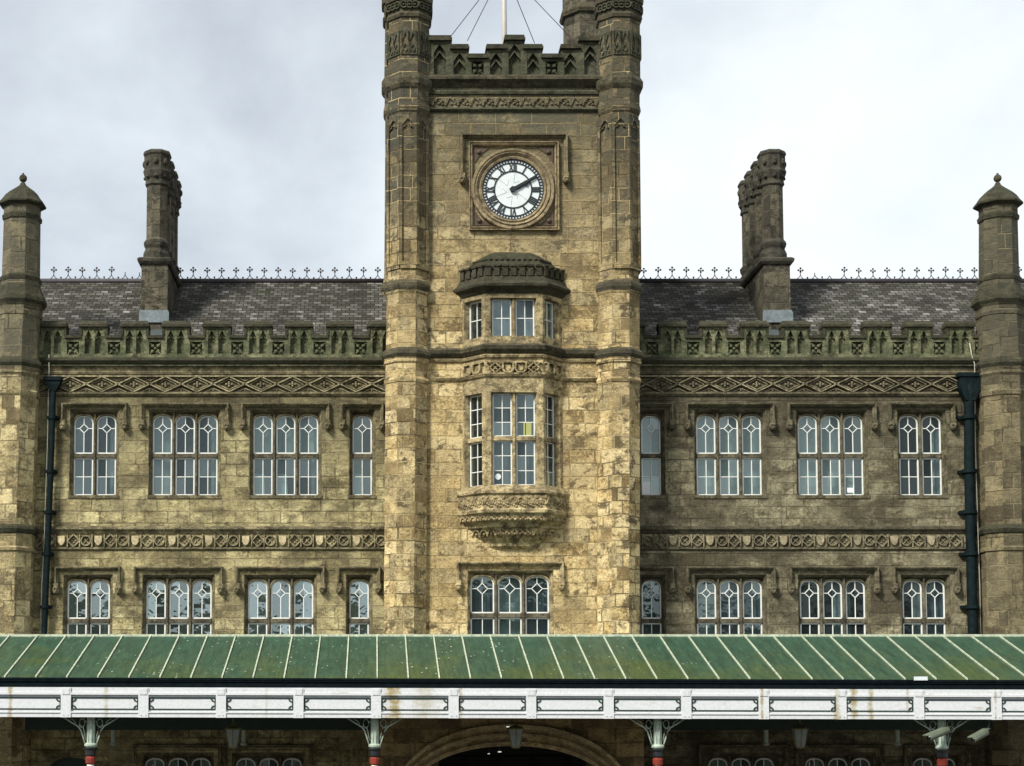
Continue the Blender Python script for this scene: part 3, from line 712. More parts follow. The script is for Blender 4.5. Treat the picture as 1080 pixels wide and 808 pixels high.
    # chimney: four octagonal flues in a row, front to back
    def roofz(y): return zev+(zr-zev)*(y-ye)/(yr-ye) if y < yr else zr-(zr-zev)*(y-yr)/(8.9-yr)
    yc = 2.15; cxp = 163.2 if Lf else 819.0; cx = X(cxp, 300, yc-.35); hb = L(13.8, 300, 1.8)
    y0, y1 = yc-.42, yc+.86*3+.42
    ch = MB(); zb = Z(278, y0)
    ch.box(cx-hb, cx+hb, y0, y1, roofz(y0)-.3, zb)
    CH = ch.build('chimney', M_chim, W)
    k = MB()
    k.sweep_plan([(cx-hb, y1), (cx-hb, y0), (cx+hb, y0), (cx+hb, y1)], [(-.02, zb-.02), (.05, zb-.02), (.10, zb+.05), (.11, zb+.12), (.05, zb+.17), (-.02, zb+.17)])
    k.box(cx-hb+.01, cx+hb-.01, y0+.01, y1-.01, zb, zb+.165); k.build('plinth_cornice', M_chimcap, CH)
    zf = Z(329, y0-.02)
    MB().box(cx-hb-.05, cx+hb+.05, y0-.05, y0-.012, zf-.30, zf).box(cx-hb-.03, cx+hb+.03, y0-.04, y0-.011, zf-.13, zf+.05).build('flashing', M_lead, CH)
    MB().rings([[(cx-hb-.16, y, roofz(y)+.02), (cx+hb+.16, y, roofz(y)+.02), (cx+hb+.16, y, roofz(y)+.045), (cx-hb-.16, y, roofz(y)+.045)] for y in (y0-.75, y0-.4, y0-.06)]).build('apron', M_oldlead, CH)
    for i in range(4):
        y = yc+.86*i; s = L(1, 200, yc)
        zz = lambda py: Z(py, yc-.3)
        fl_ = MB().turn([(s*11.4, zz(253)), (s*10.4, zz(250)), (s*10.3, zz(194)), (s*10.6, zz(193))], cx, y)
        fo = fl_.build('flue', M_chim, CH)
        q = MB()
        q.turn([(s*13.5, zb+.16), (s*13.2, zz(266)), (s*11.2, zz(261)), (s*12.6, zz(258)), (s*13, zz(255)), (s*12, zz(252.6)), (s*10.4, zz(251))], cx, y)
        q.turn([(s*10.3, zz(195)), (s*12.1, zz(193)), (s*11.6, zz(190)), (s*11.2, zz(188)), (s*12.6, zz(185)), (s*13.6, zz(182)), (s*14.2, zz(179.5)), (s*13.2, zz(177)), (s*13.2, zz(163)), (s*14.2, zz(161.5)), (s*14, zz(159.5)), (s*12.8, zz(157.5)), (s*9, zz(157.5)), (s*8.4, zz(163))], cx, y)
        for t in range(8):     # carved leaves under the cap
            a = math.pi/4*t; q.ball((cx+s*12.4*math.cos(a), y+s*12.4*math.sin(a), zz(185)), .06, n=6, m=5)
            q.ball((cx+s*13.2*math.cos(a), y+s*13.2*math.sin(a), zz(170)), .07, (1, 1, 1.6), 6, 5)
        q.build('cap', M_chimcap, fo)
    # end turret with a domed cap and ball
    def axis(py):
        pts = [(180, 24.6), (300, 22), (350, 18.5), (480, 15), (640, 9)] if Lf else [(180, 1052.0), (300, 1053.5), (350, 1055.5), (480, 1058.2), (640, 1060.5)]
        for (p0, v0), (p1, v1) in zip(pts, pts[1:]):
            if py <= p1: t = max(0, (py-p0)/(p1-p0)); return X(v0+(v1-v0)*t, py, -.2)
        t = pts[-1]; return X(t[1], 640, -.2)
    n = ''
    prof = [(900, 23.5, n), (580, 23.5, n), (580, 25, n), (577, 25.3, n), (575.5, 24, n), (562, 24, 'm'), (561, 25.5, 'm'), (557, 27.2, 'm'), (554.5, 26.2, 'm'), (552.5, 23.2, n),
            (417, 23.2, n), (415, 24.4, n), (411, 24.8, n), (409.5, 23.6, n), (395, 23.6, n), (392, 25.4, n), (389, 24.6, n), (385.5, 26, 'm'), (381.5, 28, 'm'), (378.5, 27.4, 'm'), (375.5, 23, n),
            (331, 22.2, n), (330, 23, n), (326.5, 23.4, n), (325, 22.2, n), (321, 22.4, n), (318, 24.4, 'm'), (314, 26.6, 'm'), (310, 26, 'm'), (305, 23, 'm'), (298, 19.6, n), (294, 19.4, n), (293, 20.2, 'm'), (289.5, 20.6, 'm'), (287.5, 18.6, n),
            (229, 17.9, n), (228, 19.2, 'm'), (224, 19.6, 'm'), (222, 18, n), (216, 18, n), (214.8, 18.6, 'm'), (210.5, 23.2, 'm'), (208.8, 23.2, 'm'), (206, 20.2, 'm'), (202, 17, 'm'), (199, 12.6, 'm'), (196.5, 7, 'm'), (194.5, 3.2, 'm'), (193, 2.6, 'm'), (192, 1.8, 'm')]
    T = oct_turret(W, 'turret', M_eturL if Lf else M_eturR, M_coping, axis, -.2, prof)
    MB().ball((axis(188), -.2, Z(188.2, -.2)), L(4.2, 188, -.2), (1, 1, 1), 12, 10).tube([(axis(188), -.2, Z(193.5, -.2)), (axis(188), -.2, Z(182.8, -.2))], .03, 6).build('ball_finial', M_black, T)
    # drainpipe with hopper head
    if Lf: pts = [(56.2, 400), (55.8, 430), (53.5, 500), (51.2, 560), (49.4, 600), (46.8, 668), (46, 740)]; r = .075; hop = (9.0, 398, 409)
    else: pts = [(1022, 405), (1022, 430), (1022.3, 500), (1023.5, 560), (1024.5, 600), (1026, 668), (1027, 740)]; r = .13; hop = (12.6, 394, 419)
    yb_ = -.2
    pts3 = [(X(px, py, yb_), yb_, Z(py, yb_)) for px, py in pts]
    pp = MB().tube(pts3, r, 10).build('drainpipe', M_pipe, W)
    x0 = pts3[0][0]; hw = L(hop[0], 400, yb_); z1, z0 = Z(hop[1], yb_), Z(hop[2], yb_)
    hp = MB(); hp.box(x0-hw, x0+hw, yb_-.14, -.02, z1-.10, z1); hp.box(x0-hw*.86, x0+hw*.86, yb_-.11, -.02, z0+(z1-z0)*.35, z1-.10)
    hp.add([(x0-hw*.86, yb_-.11, z0+(z1-z0)*.35), (x0+hw*.86, yb_-.11, z0+(z1-z0)*.35), (x0+hw*.86, -.02, z0+(z1-z0)*.35), (x0-hw*.86, -.02, z0+(z1-z0)*.35),
            (x0-r, yb_-r, z0-.1), (x0+r, yb_-r, z0-.1), (x0+r, yb_+r, z0-.1), (x0-r, yb_+r, z0-.1)], [(0, 1, 5, 4), (1, 2, 6, 5), (2, 3, 7, 6), (3, 0, 4, 7)])
    hp.build('hopper_head', M_pipe, pp)
    for py in (440, 497, 540, 584, 640):
        i = max(j for j in range(len(pts)-1) if pts[j][1] <= py); t = (py-pts[i][1])/(pts[i+1][1]-pts[i][1]); x = X(pts[i][0]+t*(pts[i+1][0]-pts[i][0]), py, yb_); z = Z(py, yb_)
        MB().turn([(r*1.35, z-.05), (r*1.35, z+.05)], x, yb_, 12).box(x-r*2.0, x+r*2.0, yb_+r*.5, 0-.005, z-.04, z+.04).build('pipe_bracket', M_pipe, pp)
    return W
WL, WR = wing(-1), wing(1)

# ------------------------------------------------------------------ clock tower
T = thing('clock_tower', 'tall square golden sandstone tower with a white clock, stone bay window and battlements', 'clock tower')
TY = -1.3; TA = -1.2     # front wall plane, turret axes
xl, xr = X(430, 400, TY), X(652, 400, TY); HX = X(539, 400, TY)
holes = []
TW = (607.4, 616.5, 646.8, 651.2, 700)
holes.append(tudor_window(T, X(537.8, 630, TY+.1), 3, TW, TY, L(25.4, 630, TY), L(29.0, 630, TY), M_trimT, ['s', 'b', 's'], L(27.6, 630, TY), (592.2, 613.0), e=2.3))
oz0, oz1 = Z(515, TY), Z(303, TY); ox0, ox1 = X(489, 420, TY), X(592, 420, TY)
holes.append((ox0, ox1, oz0, oz1)); holes.append((xl, xr, 0, Z(730, TY)))
ztop = Z(82, TY)
wl = MB().sheet(xl, xr, 0, ztop, holes, TY, .35)
wl.box(xl, xl+.4, TY+.36, 4.2, 0, ztop); wl.box(xr-.4, xr, TY+.36, 4.2, 0, ztop); wl.box(xl+.41, xr-.41, 3.85, 4.2, 0, ztop)
wl.build('wall', M_tower, T)
MB().box(xl+.41, xr-.41, TY+.36, 3.84, ztop-.6, ztop-.45).build('tower_roof', M_lead, T)

# turrets at the corners
n = ''
tp = [(712, 22.2, n), (403, 21.9, n), (402, 22.8, n), (399, 23.6, n), (397, 22.8, n), (396, 22.0, n), (382, 22.0, n), (381, 23.4, n), (379, 23.8, n), (377.5, 22.8, n), (376, 23.6, 'm'), (372, 25.8, 'm'), (368.5, 25.2, 'm'), (366, 21.6, n),
      (309, 21.4, n), (307.5, 22.2, n), (305, 22.8, 'm'), (301, 24.2, 'm'), (297.5, 24, 'm'), (294.5, 21.6, n), (290, 20.6, n), (282, 20.4, n),
      (118, 20.2, n), (116, 21.4, n), (112.5, 22.4, n), (110, 22, n), (107, 21.2, n), (93, 21.2, n), (91, 22.6, 'm'), (87, 24.4, 'm'), (81, 24.6, 'm'), (77, 21.8, n),
      (18, 21.2, n), (17, 22.8, 'm'), (13.5, 23.8, 'm'), (11.5, 22.2, 'm'), (0, 22.6, 'm'), (-2, 24.6, 'm'), (-7, 25, 'm'), (-10, 22, 'm'), (-26, 22, 'm'), (-28, 24, 'm'), (-33, 24, 'm'), (-36, 20, 'm')]
def tower_turret(pxs, Yc, front=True):
    def ax(py):
        (p0, v0), (p1, v1) = pxs; t = max(0, min(1, (py-p0)/(p1-p0))); return X(v0+(v1-v0)*t, py, TA)
    o = oct_turret(T, 'turret', M_tturret, M_parT if False else M_black, ax, Yc, tp)
    tr = MB(); fr = MB()
    for ang in (-90, -45, 0, 45, 90):
        def facet(b, py, r):
            a = L(r, py, TA); b.m = Matrix.Translation((ax(py), Yc, 0)) @ Matrix.Rotation(rad(ang), 4, 'Z') @ Matrix.Translation((0, -a, 0)); return a*.4142
        # tall blind panels with cusped heads
        hw = facet(tr, 200, 20.3); z0, z1 = Z(280, Yc-.5), Z(123, Yc-.5)
        st = .055
        tr.box(-hw-.015, -hw+st, -.05, .04, z0, z1); tr.box(hw-st, hw+.015, -.05, .04, z0, z1)
        tr.box(-hw, hw, -.045, .04, z0-.08, z0+.10); 
        m = 0
        tr.arch_head(-hw+st, hw-st, z1-.28, z1-.06, z1, -.046, .03, 1.7, .5, 10)
        for sx in (-1, 1):
            tr.ball((sx*(hw-st)*.52, -.02, z1-.26), .03, n=6, m=4); tr.bar((sx*(hw-st), z1-.30), (sx*.03, z1-.2), .024, -.035, .03)
        # pierced quatrefoil panels below the crown
        hw = facet(fr, 45, 21.4); z0, z1 = Z(57, Yc-.5), Z(34, Yc-.5)
        fr.box(-hw+.01, hw-.01, -.035, .03, z1, z1+.03); fr.box(-hw+.01, hw-.01, -.035, .03, z0-.03, z0)
        for q in (-1, 1):
            a, b_ = (-hw+.03, -.01) if q < 0 else (.01, hw-.03)
            fr.arch_head(a, b_, z0+(z1-z0)*.45, z1-.03, z1, -.04, .03, 1.5, .6, 8); fr.bar((a, z0), (a, z1), .03, -.04, .03); fr.bar((b_, z0), (b_, z1), .03, -.04, .03)
            fr.path([((a+b_)/2, z0+.04), (b_-.02, z0+.14), ((a+b_)/2, z0+.26), (a+.02, z0+.14), ((a+b_)/2, z0+.04)], .025, -.035, .03)
        # scroll carving on the crown band
        hw = facet(fr, 6, 22.6); zc = Z(6, Yc-.5)
        for i in range(3):
            x = (i-1)*hw*.64; fr.path([(x+.09*math.cos(t*math.pi/4), zc+.09*math.sin(t*math.pi/4)) for t in range(9)], .03, -.05, .03); fr.ball((x, -.02, zc), .035, n=6, m=4)
    tr.build('panel_tracery', M_tturret, o); fr.build('crown_carving', M_parT, o)
    return o
tower_turret(((0, 431.4), (660, 426.6)), TA); tower_turret(((0, 652.2), (660, 651.0)), TA)
tower_turret(((0, 431.4), (660, 426.6)), 4.0)
def ax(py): return X(652, 400, TA)
hi = [(900, 24, n), (110, 24, n), (108, 26, 'm'), (104, 26, 'm'), (102, 23.6, n), (12.5, 23.4, n), (11, 26, 'm'), (7, 27.6, 'm'), (4, 26.6, 'm'), (2, 24, n), (-30, 24, n), (-32, 27, 'm'), (-36, 27, 'm'), (-40, 20, 'm')]
oct_turret(T, 'stair_turret', M_chim, M_black, ax, 4.6, hi)

# battlement between the front turrets
pb = MB(); cp = MB()
yf = TY-.12; pz = lambda py: Z(py, yf); pX = lambda px: X(px, 60, yf)
steps = [(452, 475.6, 43.5, 37.5), (475.6, 493.8, 52.5, 46.8), (493.8, 513.6, 62.3, 56.8), (513.6, 532.8, 52.5, 46.8), (532.8, 552.8, 43.2, 37), (552.8, 571.8, 52.5, 46.8), (571.8, 591.8, 62.3, 56.8), (591.8, 611.3, 52.5, 46.8), (611.3, 634, 44.5, 38.8)]
zbot = pz(83)
for i, (a, b_, pt, pc) in enumerate(steps):
    xa, xb = pX(a), pX(b_); zt_ = pz(pt); m = (xa+xb)/2
    hw = .16; zl0 = pz(78.5); zl1 = zt_-.06
    holes_ = [(m-hw, m+hw, zl0, zl1)]
    pb.sheet(xa, xb, zbot, zt_, holes_, yf, .13); pb.box(xa, xb, yf+.131, yf+.33, zbot, zt_)
    if pt > 60:
        n_ = (zl0+zl1)/2
        for sx in (-1, 1):
            for sz in (-1, 1): pb.ball((m+sx*.075, yf+.07, n_+sz*.075), .06, n=7, m=5); pb.bar((m+sx*.16, n_+sz*.18), (m+sx*.04, n_+sz*.04), .035, yf+.03, yf+.12)
    else:
        pb.arch_head(m-hw, m+hw, zl1-.27, zl1-.03, zl1, yf+.01, yf+.12, 1.5, .6, 8)
        pb.bar((m-hw, zl1-.42), (m, zl1-.2), .035, yf+.02, yf+.1); pb.bar((m+hw, zl1-.42), (m, zl1-.2), .035, yf+.021, yf+.101)
    cp.box(xa-.03, xb+.03, yf-.08, yf+.42, zt_+.001+.002*i, zt_+.08); cp.box(xa-.01, xb+.01, yf-.03, yf+.37, zt_+.081, zt_+(pz(pc)-zt_))
Pp = pb.build('parapet', M_parT, T); cp.build('coping', M_coping, Pp)
# simple side and rear parapets
MB().box(xl-.02, xl+.3, TY+.4, 3.7, ztop-.5, pz(52)).box(xr-.3, xr+.02, TY+.4, 3.7, ztop-.5, pz(52)).box(xl+.31, xr-.31, 3.9, 4.2, ztop-.5, pz(95)).build('side_parapet', M_parT, T)

q = lambda py: Z(py, TY-.05)
path = [(xl, TY), (xr, TY)]
MB().sweep_plan(path, [(0, q(92)), (.04, q(91)), (.12, q(88)), (.2, q(85.5)), (.2, q(82.5)), (.1, q(80)), (0, q(79.8))]).build('cornice', M_black, T)
MB().sweep_plan(path, [(0, q(99.5)), (.05, q(99)), (.07, q(96.5)), (.04, q(95)), (0, q(94.6))]).build('string_course', M_parT, T)
MB().sweep_plan(path, [(0, q(118)), (.03, q(117.6)), (.09, q(115.6)), (.08, q(114)), (0, q(113))]).build('string_course', M_parT, T)
fz = MB(); z0, z1 = q(113), q(100); P = L(26.4, 107, TY); zm = (z0+z1)/2; xx = X(463, 107, TY)
while xx < X(632, 107, TY):       # running scroll of leaves
    fz.path([(xx+.17*math.cos(t*math.pi/7), z0+.05+.2*math.sin(t*math.pi/7)) for t in range(8)], .04, TY-.05, TY+.001)
    fz.path([(xx-.10, zm-.02), (xx-.05, zm+.08), (xx+.05, zm+.08), (xx+.08, zm), (xx, zm-.05)], .03, TY-.04, TY+.001)
    for dx, dz in ((0, -.06), (-.27, .06), (-.22, -.06), (-.32, -.07), (.09, -.08), (.3, .09), (.03, .02)): fz.ball((xx+dx, TY, zm+dz), .04, (1.2, 1, 1), 6, 4)
    fz.path([(xx+.17, z0+.06), (xx+.27, z1-.06), (xx+P-.2, z0+.12)], .03, TY-.035, TY+.001)
    xx += P
fz.build('frieze', M_trimT, T)

# clock
cY = TY
ccx, ccz = at(540.9, 200.4, cY); px_ = L(1, 200, cY)
R = 32.6*px_
b = MB(); h1 = 47.2*px_; zc_ = ccz+3.2*px_*0+.0; sq0, sq1 = Z(243.6, cY), Z(150.6, cY); cz2 = (sq0+sq1)/2; hv = (sq1-sq0)/2
cxs = X(542, 200, cY)
b.sweep_xz([(cxs-h1+.1, cz2-hv+.1), (cxs-h1+.1, cz2+hv-.1), (cxs+h1-.1, cz2+hv-.1), (cxs+h1-.1, cz2-hv+.1)], [(0, cY+.001), (0, cY-.05), (.03, cY-.10), (.06, cY-.06), (.08, cY-.11), (.10, cY-.11), (.10, cY+.001)], closed=True)
CK = b.build('clock', M_clock, T)
ringm = MB()
def ringprof(prof, nseg=64):
    rs = [[(ccx+r*math.cos(2*math.pi*i/nseg), y, ccz+r*math.sin(2*math.pi*i/nseg)) for i in range(nseg)] for r, y in prof]
    ringm.rings(rs+[rs[0]], cap=False, smooth=False)
ringprof([(R*1.0, cY-.02), (R*1.0, cY-.07), (R*1.06, cY-.09), (R*1.10, cY-.06), (R*1.14, cY-.10), (R*1.19, cY-.14), (R*1.22, cY-.10), (R*1.26, cY-.13), (R*1.32, cY-.13), (R*1.345, cY-.08), (R*1.345, cY+.0005), (R, cY+.0005)])
ringm.build('dial_ring', M_clock, CK)
sp2 = MB(); zi = cz2
for sx in (-1, 1):
    for sz in (-1, 1):
        c = (cxs+sx*(h1-.14), cz2+sz*(hv-.14)); a = .40
        sp2.prism([c, (c[0]-sx*a, c[1]), (c[0]-sx*a*.42, c[1]-sz*a*.42), (c[0], c[1]-sz*a)], cY-.025, cY+.001)
        sp2.ball((c[0]-sx*.12, cY-.02, c[1]-sz*.12), .07, n=7, m=5)
sp2.build('carved_spandrel', M_spand, CK)
MB().add([(ccx+R*math.cos(2*math.pi*i/72), cY-.025, ccz+R*math.sin(2*math.pi*i/72)) for i in range(72)], [tuple(range(72))]).build('dial', M_white, CK)
nm = MB()
def annulus(r0, r1, y0, y1, nseg=72):
    rs = [[(ccx+r*math.cos(2*math.pi*i/nseg), y, ccz+r*math.sin(2*math.pi*i/nseg)) for i in range(nseg)] for r, y in ((r0, y1), (r0, y0), (r1, y0), (r1, y1))]
    nm.rings(rs+[rs[0]], cap=False)
ya, yb = cY-.042, cY-.024
annulus(R*.585, R*.625, ya, yb); annulus(R*.86, R*.895, ya, yb); annulus(R*.965, R*1.0, ya, yb)
def rot(p, a): return (ccx+p[0]*math.cos(a)+p[1]*math.sin(a), ccz-p[0]*math.sin(a)+p[1]*math.cos(a))
for i in range(60):
    a = 2*math.pi*(i+.5)/60; nm.bar(rot((0, R*.88), a), rot((0, R*.975), a), R*.04, ya+.001, yb)
rom = {1: 'I', 2: 'II', 3: 'III', 4: 'IIII', 5: 'V', 6: 'VI', 7: 'VII', 8: 'VIII', 9: 'IX', 10: 'X', 11: 'XI', 12: 'XII'}
wid = {'I': .42, 'V': .95, 'X': .95}
for hh, s_ in rom.items():
    a = 2*math.pi*hh/12; tot = sum(wid[c] for c in s_); hgt = R*.245; u = R*.145; x = -tot*u/2; r0, r1 = R*.62, R*.865; y1_ = ya-.003
    for c in s_:
        w_ = wid[c]*u; m = x+w_/2
        if c == 'I': nm.bar(rot((m, r0), a), rot((m, r1), a), u*.26, y1_, yb)
        if c == 'V': nm.bar(rot((x+w_*.12, r1), a), rot((m, r0), a), u*.27, y1_, yb); nm.bar(rot((x+w_*.88, r1), a), rot((m, r0), a), u*.13, y1_-.001, yb)
        if c == 'X': nm.bar(rot((x+w_*.1, r1), a), rot((x+w_*.9, r0), a), u*.27, y1_, yb); nm.bar(rot((x+w_*.9, r1), a), rot((x+w_*.1, r0), a), u*.13, y1_-.001, yb)
        x += w_
nm.build('numerals', M_clblk, CK)
gl = MB()
for i in range(6):
    a = math.pi/3*i+.12; p0 = rot((0, R*.22), a); p1 = rot((0, R*.58), a) ; gl.bar(p0, p1, .008, cY-.03, cY-.024)
    p2 = rot((0, R*.22), a+math.pi/3); p3 = rot((0, R*.34), a+math.pi/6); gl.bar(p0, p3, .007, cY-.03, cY-.024)
gl.build('dial_joints', flat('grey_dial_joint', (.3, .33, .34), .6), CK)
for nm_, ang, ln, wd, yy in (('minute_hand', rad(60), R*.93, .06, cY-.085), ('hour_hand', rad(65), R*.60, .085, cY-.062)):
    hb_ = MB(); p0 = rot((0, -R*.10), ang); p1 = rot((0, ln), ang); pm = rot((0, ln*.55), ang)
    px1, pz1 = math.cos(ang), -math.sin(ang)
    def off(p, k): return (p[0]+px1*k, p[1]+pz1*k)
    hb_.prism([off(p0, wd*.75), off(pm, wd*.55), off(p1, wd*.2), off(p1, -wd*.2), off(pm, -wd*.55), off(p0, -wd*.75)], yy, yy+.012)
    if nm_ == 'hour_hand': hb_.prism([off(rot((0, ln*.62), ang), 0), off(rot((0, ln*.75), ang), wd), off(rot((0, ln*1.02), ang), 0), off(rot((0, ln*.75), ang), -wd)], yy-.002, yy+.010)
    hb_.build(nm_, M_clblk, CK)
hb_ = MB().prism([(ccx+.075*math.cos(t*math.pi/6), ccz+.075*math.sin(t*math.pi/6)) for t in range(12)], cY-.10, cY-.03); hb_.build('hand_boss', M_clblk, CK)
hood(T, X(485.6, 160, cY), X(598.6, 160, cY), Z(140.8, cY-.1), Z(184, cY-.1), cY, M_trimT, wd=.10, proj=.15, stop=.11)

# stone bay (oriel) window
oc = X(540.6, 420, TY)
def plan(hw, hf, d): return [(oc-hw, TY), (oc-hf, TY-d), (oc+hf, TY-d), (oc+hw, TY)]
def loft(b, rows):
    rs = [[(x, y, z) for x, y in plan(hw, hf, d)]+[(oc+hw, TY+.2, z), (oc-hw, TY+.2, z)] for hw, hf, d, z in rows]
    return b.rings(rs)
OD = .56; HW, HF = L(52.8, 420, TY), L(30.6, 420, TY-OD)
zo = lambda py, d=OD: Z(py, TY-d)
O = MB()
path = plan(HW, HF, OD)
def bay_storey(b, zb_, zt__, fr, gl, rows_up, rows_lo, ztr0, ztr1):
    post = .17; inset = .10
    # corner posts and wall posts
    segs = list(zip(path, path[1:]))
    for i, (p, r_) in enumerate(segs):
        dx, dy = r_[0]-p[0], r_[1]-p[1]; l = math.hypot(dx, dy); ang = math.atan2(dy, dx)
        mtx = Matrix.Translation((p[0], p[1], 0)) @ Matrix.Rotation(ang, 4, 'Z')
        b.m = fr.m = gl.m = mtx
        if i == 1: lights = [(.19, l/2-.05), (l/2+.05, l-.20)]
        elif i == 0: lights = [(.11, l-.17)]
        else: lights = [(.13, l-.17)]
        xs = [0]+[v for a in lights for v in a]+[l]
        for k in range(0, len(xs), 2):
            a, c = xs[k], xs[k+1]
            b.column([(a, .3), (a, 0 if k == 0 else .13), (a if k == 0 else (a+.03 if k+2 < len(xs) else a+.05), 0 if k == 0 or k+2 >= len(xs) else .05), (c if k+2 >= len(xs) else (c-.03 if 0 < k else c-.05), 0 if k == 0 or k+2 >= len(xs) else .05), (c, 0 if k+2 >= len(xs) else .13), (c, .3)], zb_-.02, zt__+.02)
        b.box(0, l, .0015, .3, zt__, zt__+.16); b.box(0, l, .0015, .3, zb_-.14, zb_)
        if ztr0: b.box(.05, l-.05, .09, .28, ztr1, ztr0)
        for a, c in lights:
            if ztr0:
                grid_bars(fr, a+.005, c-.005, ztr0, zt__-.005, 2, rows_up, .16, .2, .032, .02); grid_bars(fr, a+.005, c-.005, zb_+.005, ztr1, 2, rows_lo, .16, .2, .032, .02)
                glaze(gl, a, c, ztr0, zt__, .19, 2, rows_up); glaze(gl, a, c, zb_, ztr1, .19, 2, rows_lo)
            else:
                grid_bars(fr, a+.005, c-.005, zb_+.005, zt__-.005, 2, rows_up, .16, .2, .032, .02); glaze(gl, a, c, zb_, zt__, .19, 2, rows_up)
    b.m = fr.m = gl.m = Matrix()
fr, gl = MB(), MB()
bay_storey(O, zo(354.2), zo(314.0), fr, gl, 2, 0, None, None)
fr1, gl1, fr, gl = fr, gl, MB(), MB()
bay_storey(O, zo(511.4), zo(413.6), fr, gl, 3, 3, zo(459.4), zo(463.8))
loft(O, [(HW-.003, HF-.003, OD-.003, zo(368)), (HW-.003, HF-.003, OD-.003, zo(357))]); loft(O, [(HW-.003, HF-.003, OD-.003, zo(410)), (HW-.003, HF-.003, OD-.003, zo(366))])
OB = O.build('bay_window', M_trimT, T)
fr.build('frame', M_timber, OB); gl.build('glass', M_glass, OB); fr1.build('frame', M_timber, OB); gl1.build('glass', M_glass, OB)
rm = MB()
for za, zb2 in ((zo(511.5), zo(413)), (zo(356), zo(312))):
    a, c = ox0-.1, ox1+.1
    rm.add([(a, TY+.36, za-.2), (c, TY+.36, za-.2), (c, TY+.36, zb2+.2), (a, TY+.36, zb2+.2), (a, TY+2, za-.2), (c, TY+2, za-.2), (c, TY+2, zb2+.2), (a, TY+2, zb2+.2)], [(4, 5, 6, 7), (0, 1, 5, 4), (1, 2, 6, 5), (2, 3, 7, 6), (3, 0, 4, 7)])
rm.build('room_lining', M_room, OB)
cu = MB(); folds(cu, oc-HF+.12, oc-.05, zo(354), zo(314), TY-.2); folds(cu, oc+.05, oc+HF-.12, zo(354), zo(314), TY-.2); cu.build('curtain', M_drape, OB)
cu = MB(); folds(cu, oc-HF+.12, oc-.12, zo(511), zo(414), TY-.15); folds(cu, oc+.2, oc+HF-.12, zo(511), zo(414), TY-.15); cu.build('curtain', M_drape, OB)
# strings wrapping wall and bay
full = [(xl, TY)]+path+[(xr, TY)]
MB().sweep_plan(full, [(0, q(377.5)), (.03, q(377)), (.12, q(373.5)), (.15, q(370)), (.10, q(368)), (0, q(366.8))]).build('string_course', M_black, T)
MB().sweep_plan(full, [(0, q(382)), (.05, q(381.5)), (.07, q(379.2)), (0, q(377.8))]).build('string_course', M_trimT, T)
MB().sweep_plan(full, [(0, q(402)), (.04, q(401.4)), (.08, q(399)), (0, q(397.4))]).build('string_course', M_trimT, T)
# shields and lozenges on the bay band
fz = MB(); z0, z1 = zo(393.6), zo(383); zm = (z0+z1)/2; hh = (z1-z0)/2
segs = list(zip(path, path[1:])); pat = ['ss', 'dssd', 'ss']
for (p, r_), code in zip(segs, pat):
    dx, dy = r_[0]-p[0], r_[1]-p[1]; l = math.hypot(dx, dy); fz.m = Matrix.Translation((p[0], p[1], 0)) @ Matrix.Rotation(math.atan2(dy, dx), 4, 'Z')
    n_ = len(code); m0 = .09; cw = (l-2*m0)/n_
    fz.box(.04, l-.04, -.08, .001, z1, z1+.03); fz.box(.04, l-.04, -.08, .001, z0-.03, z0)
    for i, ch in enumerate(code):
        c = m0+cw*(i+.5); r = min(cw*.46, .17)
        if ch == 's': fz.path([(c-r*.9, z1), (c-r*.9, zm-hh*.3), (c-r*.5, z0+.02), (c+r*.5, z0+.02), (c+r*.9, zm-hh*.3), (c+r*.9, z1)], .045, -.10, .001); fz.prism([(c-r*.45, z1-.04), (c+r*.45, z1-.04), (c+r*.45, zm-hh*.2), (c, z0+.06), (c-r*.45, zm-hh*.2)], -.03, .001)
        else:
            fz.path([(c, z1), (c+r, zm), (c, z0), (c-r, zm), (c, z1)], .035, -.09, .001); fz.bar((c-r, z0), (c+r, z1), .02, -.07, .001); fz.bar((c-r, z1), (c+r, z0), .02, -.069, .001); fz.ball((c, -.02, zm), .05, n=7, m=5)
fz.m = Matrix(); fz.build('frieze', M_trimT, OB)
# hood over the bay: cornice, little battlement, stepped stone roof
k = MB()
loft(k, [(HW+.02, HF+.01, OD+.01, zo(309.5)), (HW+.10, HF+.05, OD+.08, zo(306)), (HW+.22, HF+.12, OD+.18, zo(303)), (HW+.24, HF+.13, OD+.2, zo(300.5)), (HW+.14, HF+.06, OD+.1, zo(297)), (HW+.08, HF+.03, OD+.04, zo(292))])
loft(k, [(HW+.06, HF+.01, OD+.02, zo(292.5)), (HW+.03, HF-.01, OD+.0, zo(284)), (HW-.10, HF-.05, OD-.08, zo(279, OD-.08)), (HW-.30, HF-.10, OD-.18, zo(273, OD-.18)), (HW-.50, HF-.16, OD-.28, zo(269, OD-.28)), (HW-.66, HF-.24, OD-.38, zo(267, OD-.38)), (HW-.70, HF-.28, OD-.42, zo(266.6, OD-.42))])
for (hw_, hf_, d_, py) in ((HW-.06, HF-.03, OD-.05, 279.6), (HW-.28, HF-.09, OD-.16, 273.6)):
    pp_ = plan(hw_, hf_, d_)
    for (p, r_), c_ in zip(list(zip(pp_, pp_[1:])), (5, 9, 5)):
        for i in range(c_):
            t_ = (i+.5)/c_; k.ball((p[0]+(r_[0]-p[0])*t_, p[1]+(r_[1]-p[1])*t_, zo(py, d_)), .055, (1, 1, .8), 6, 5)
pp_ = plan(HW+.07, HF+.02, OD+.03)
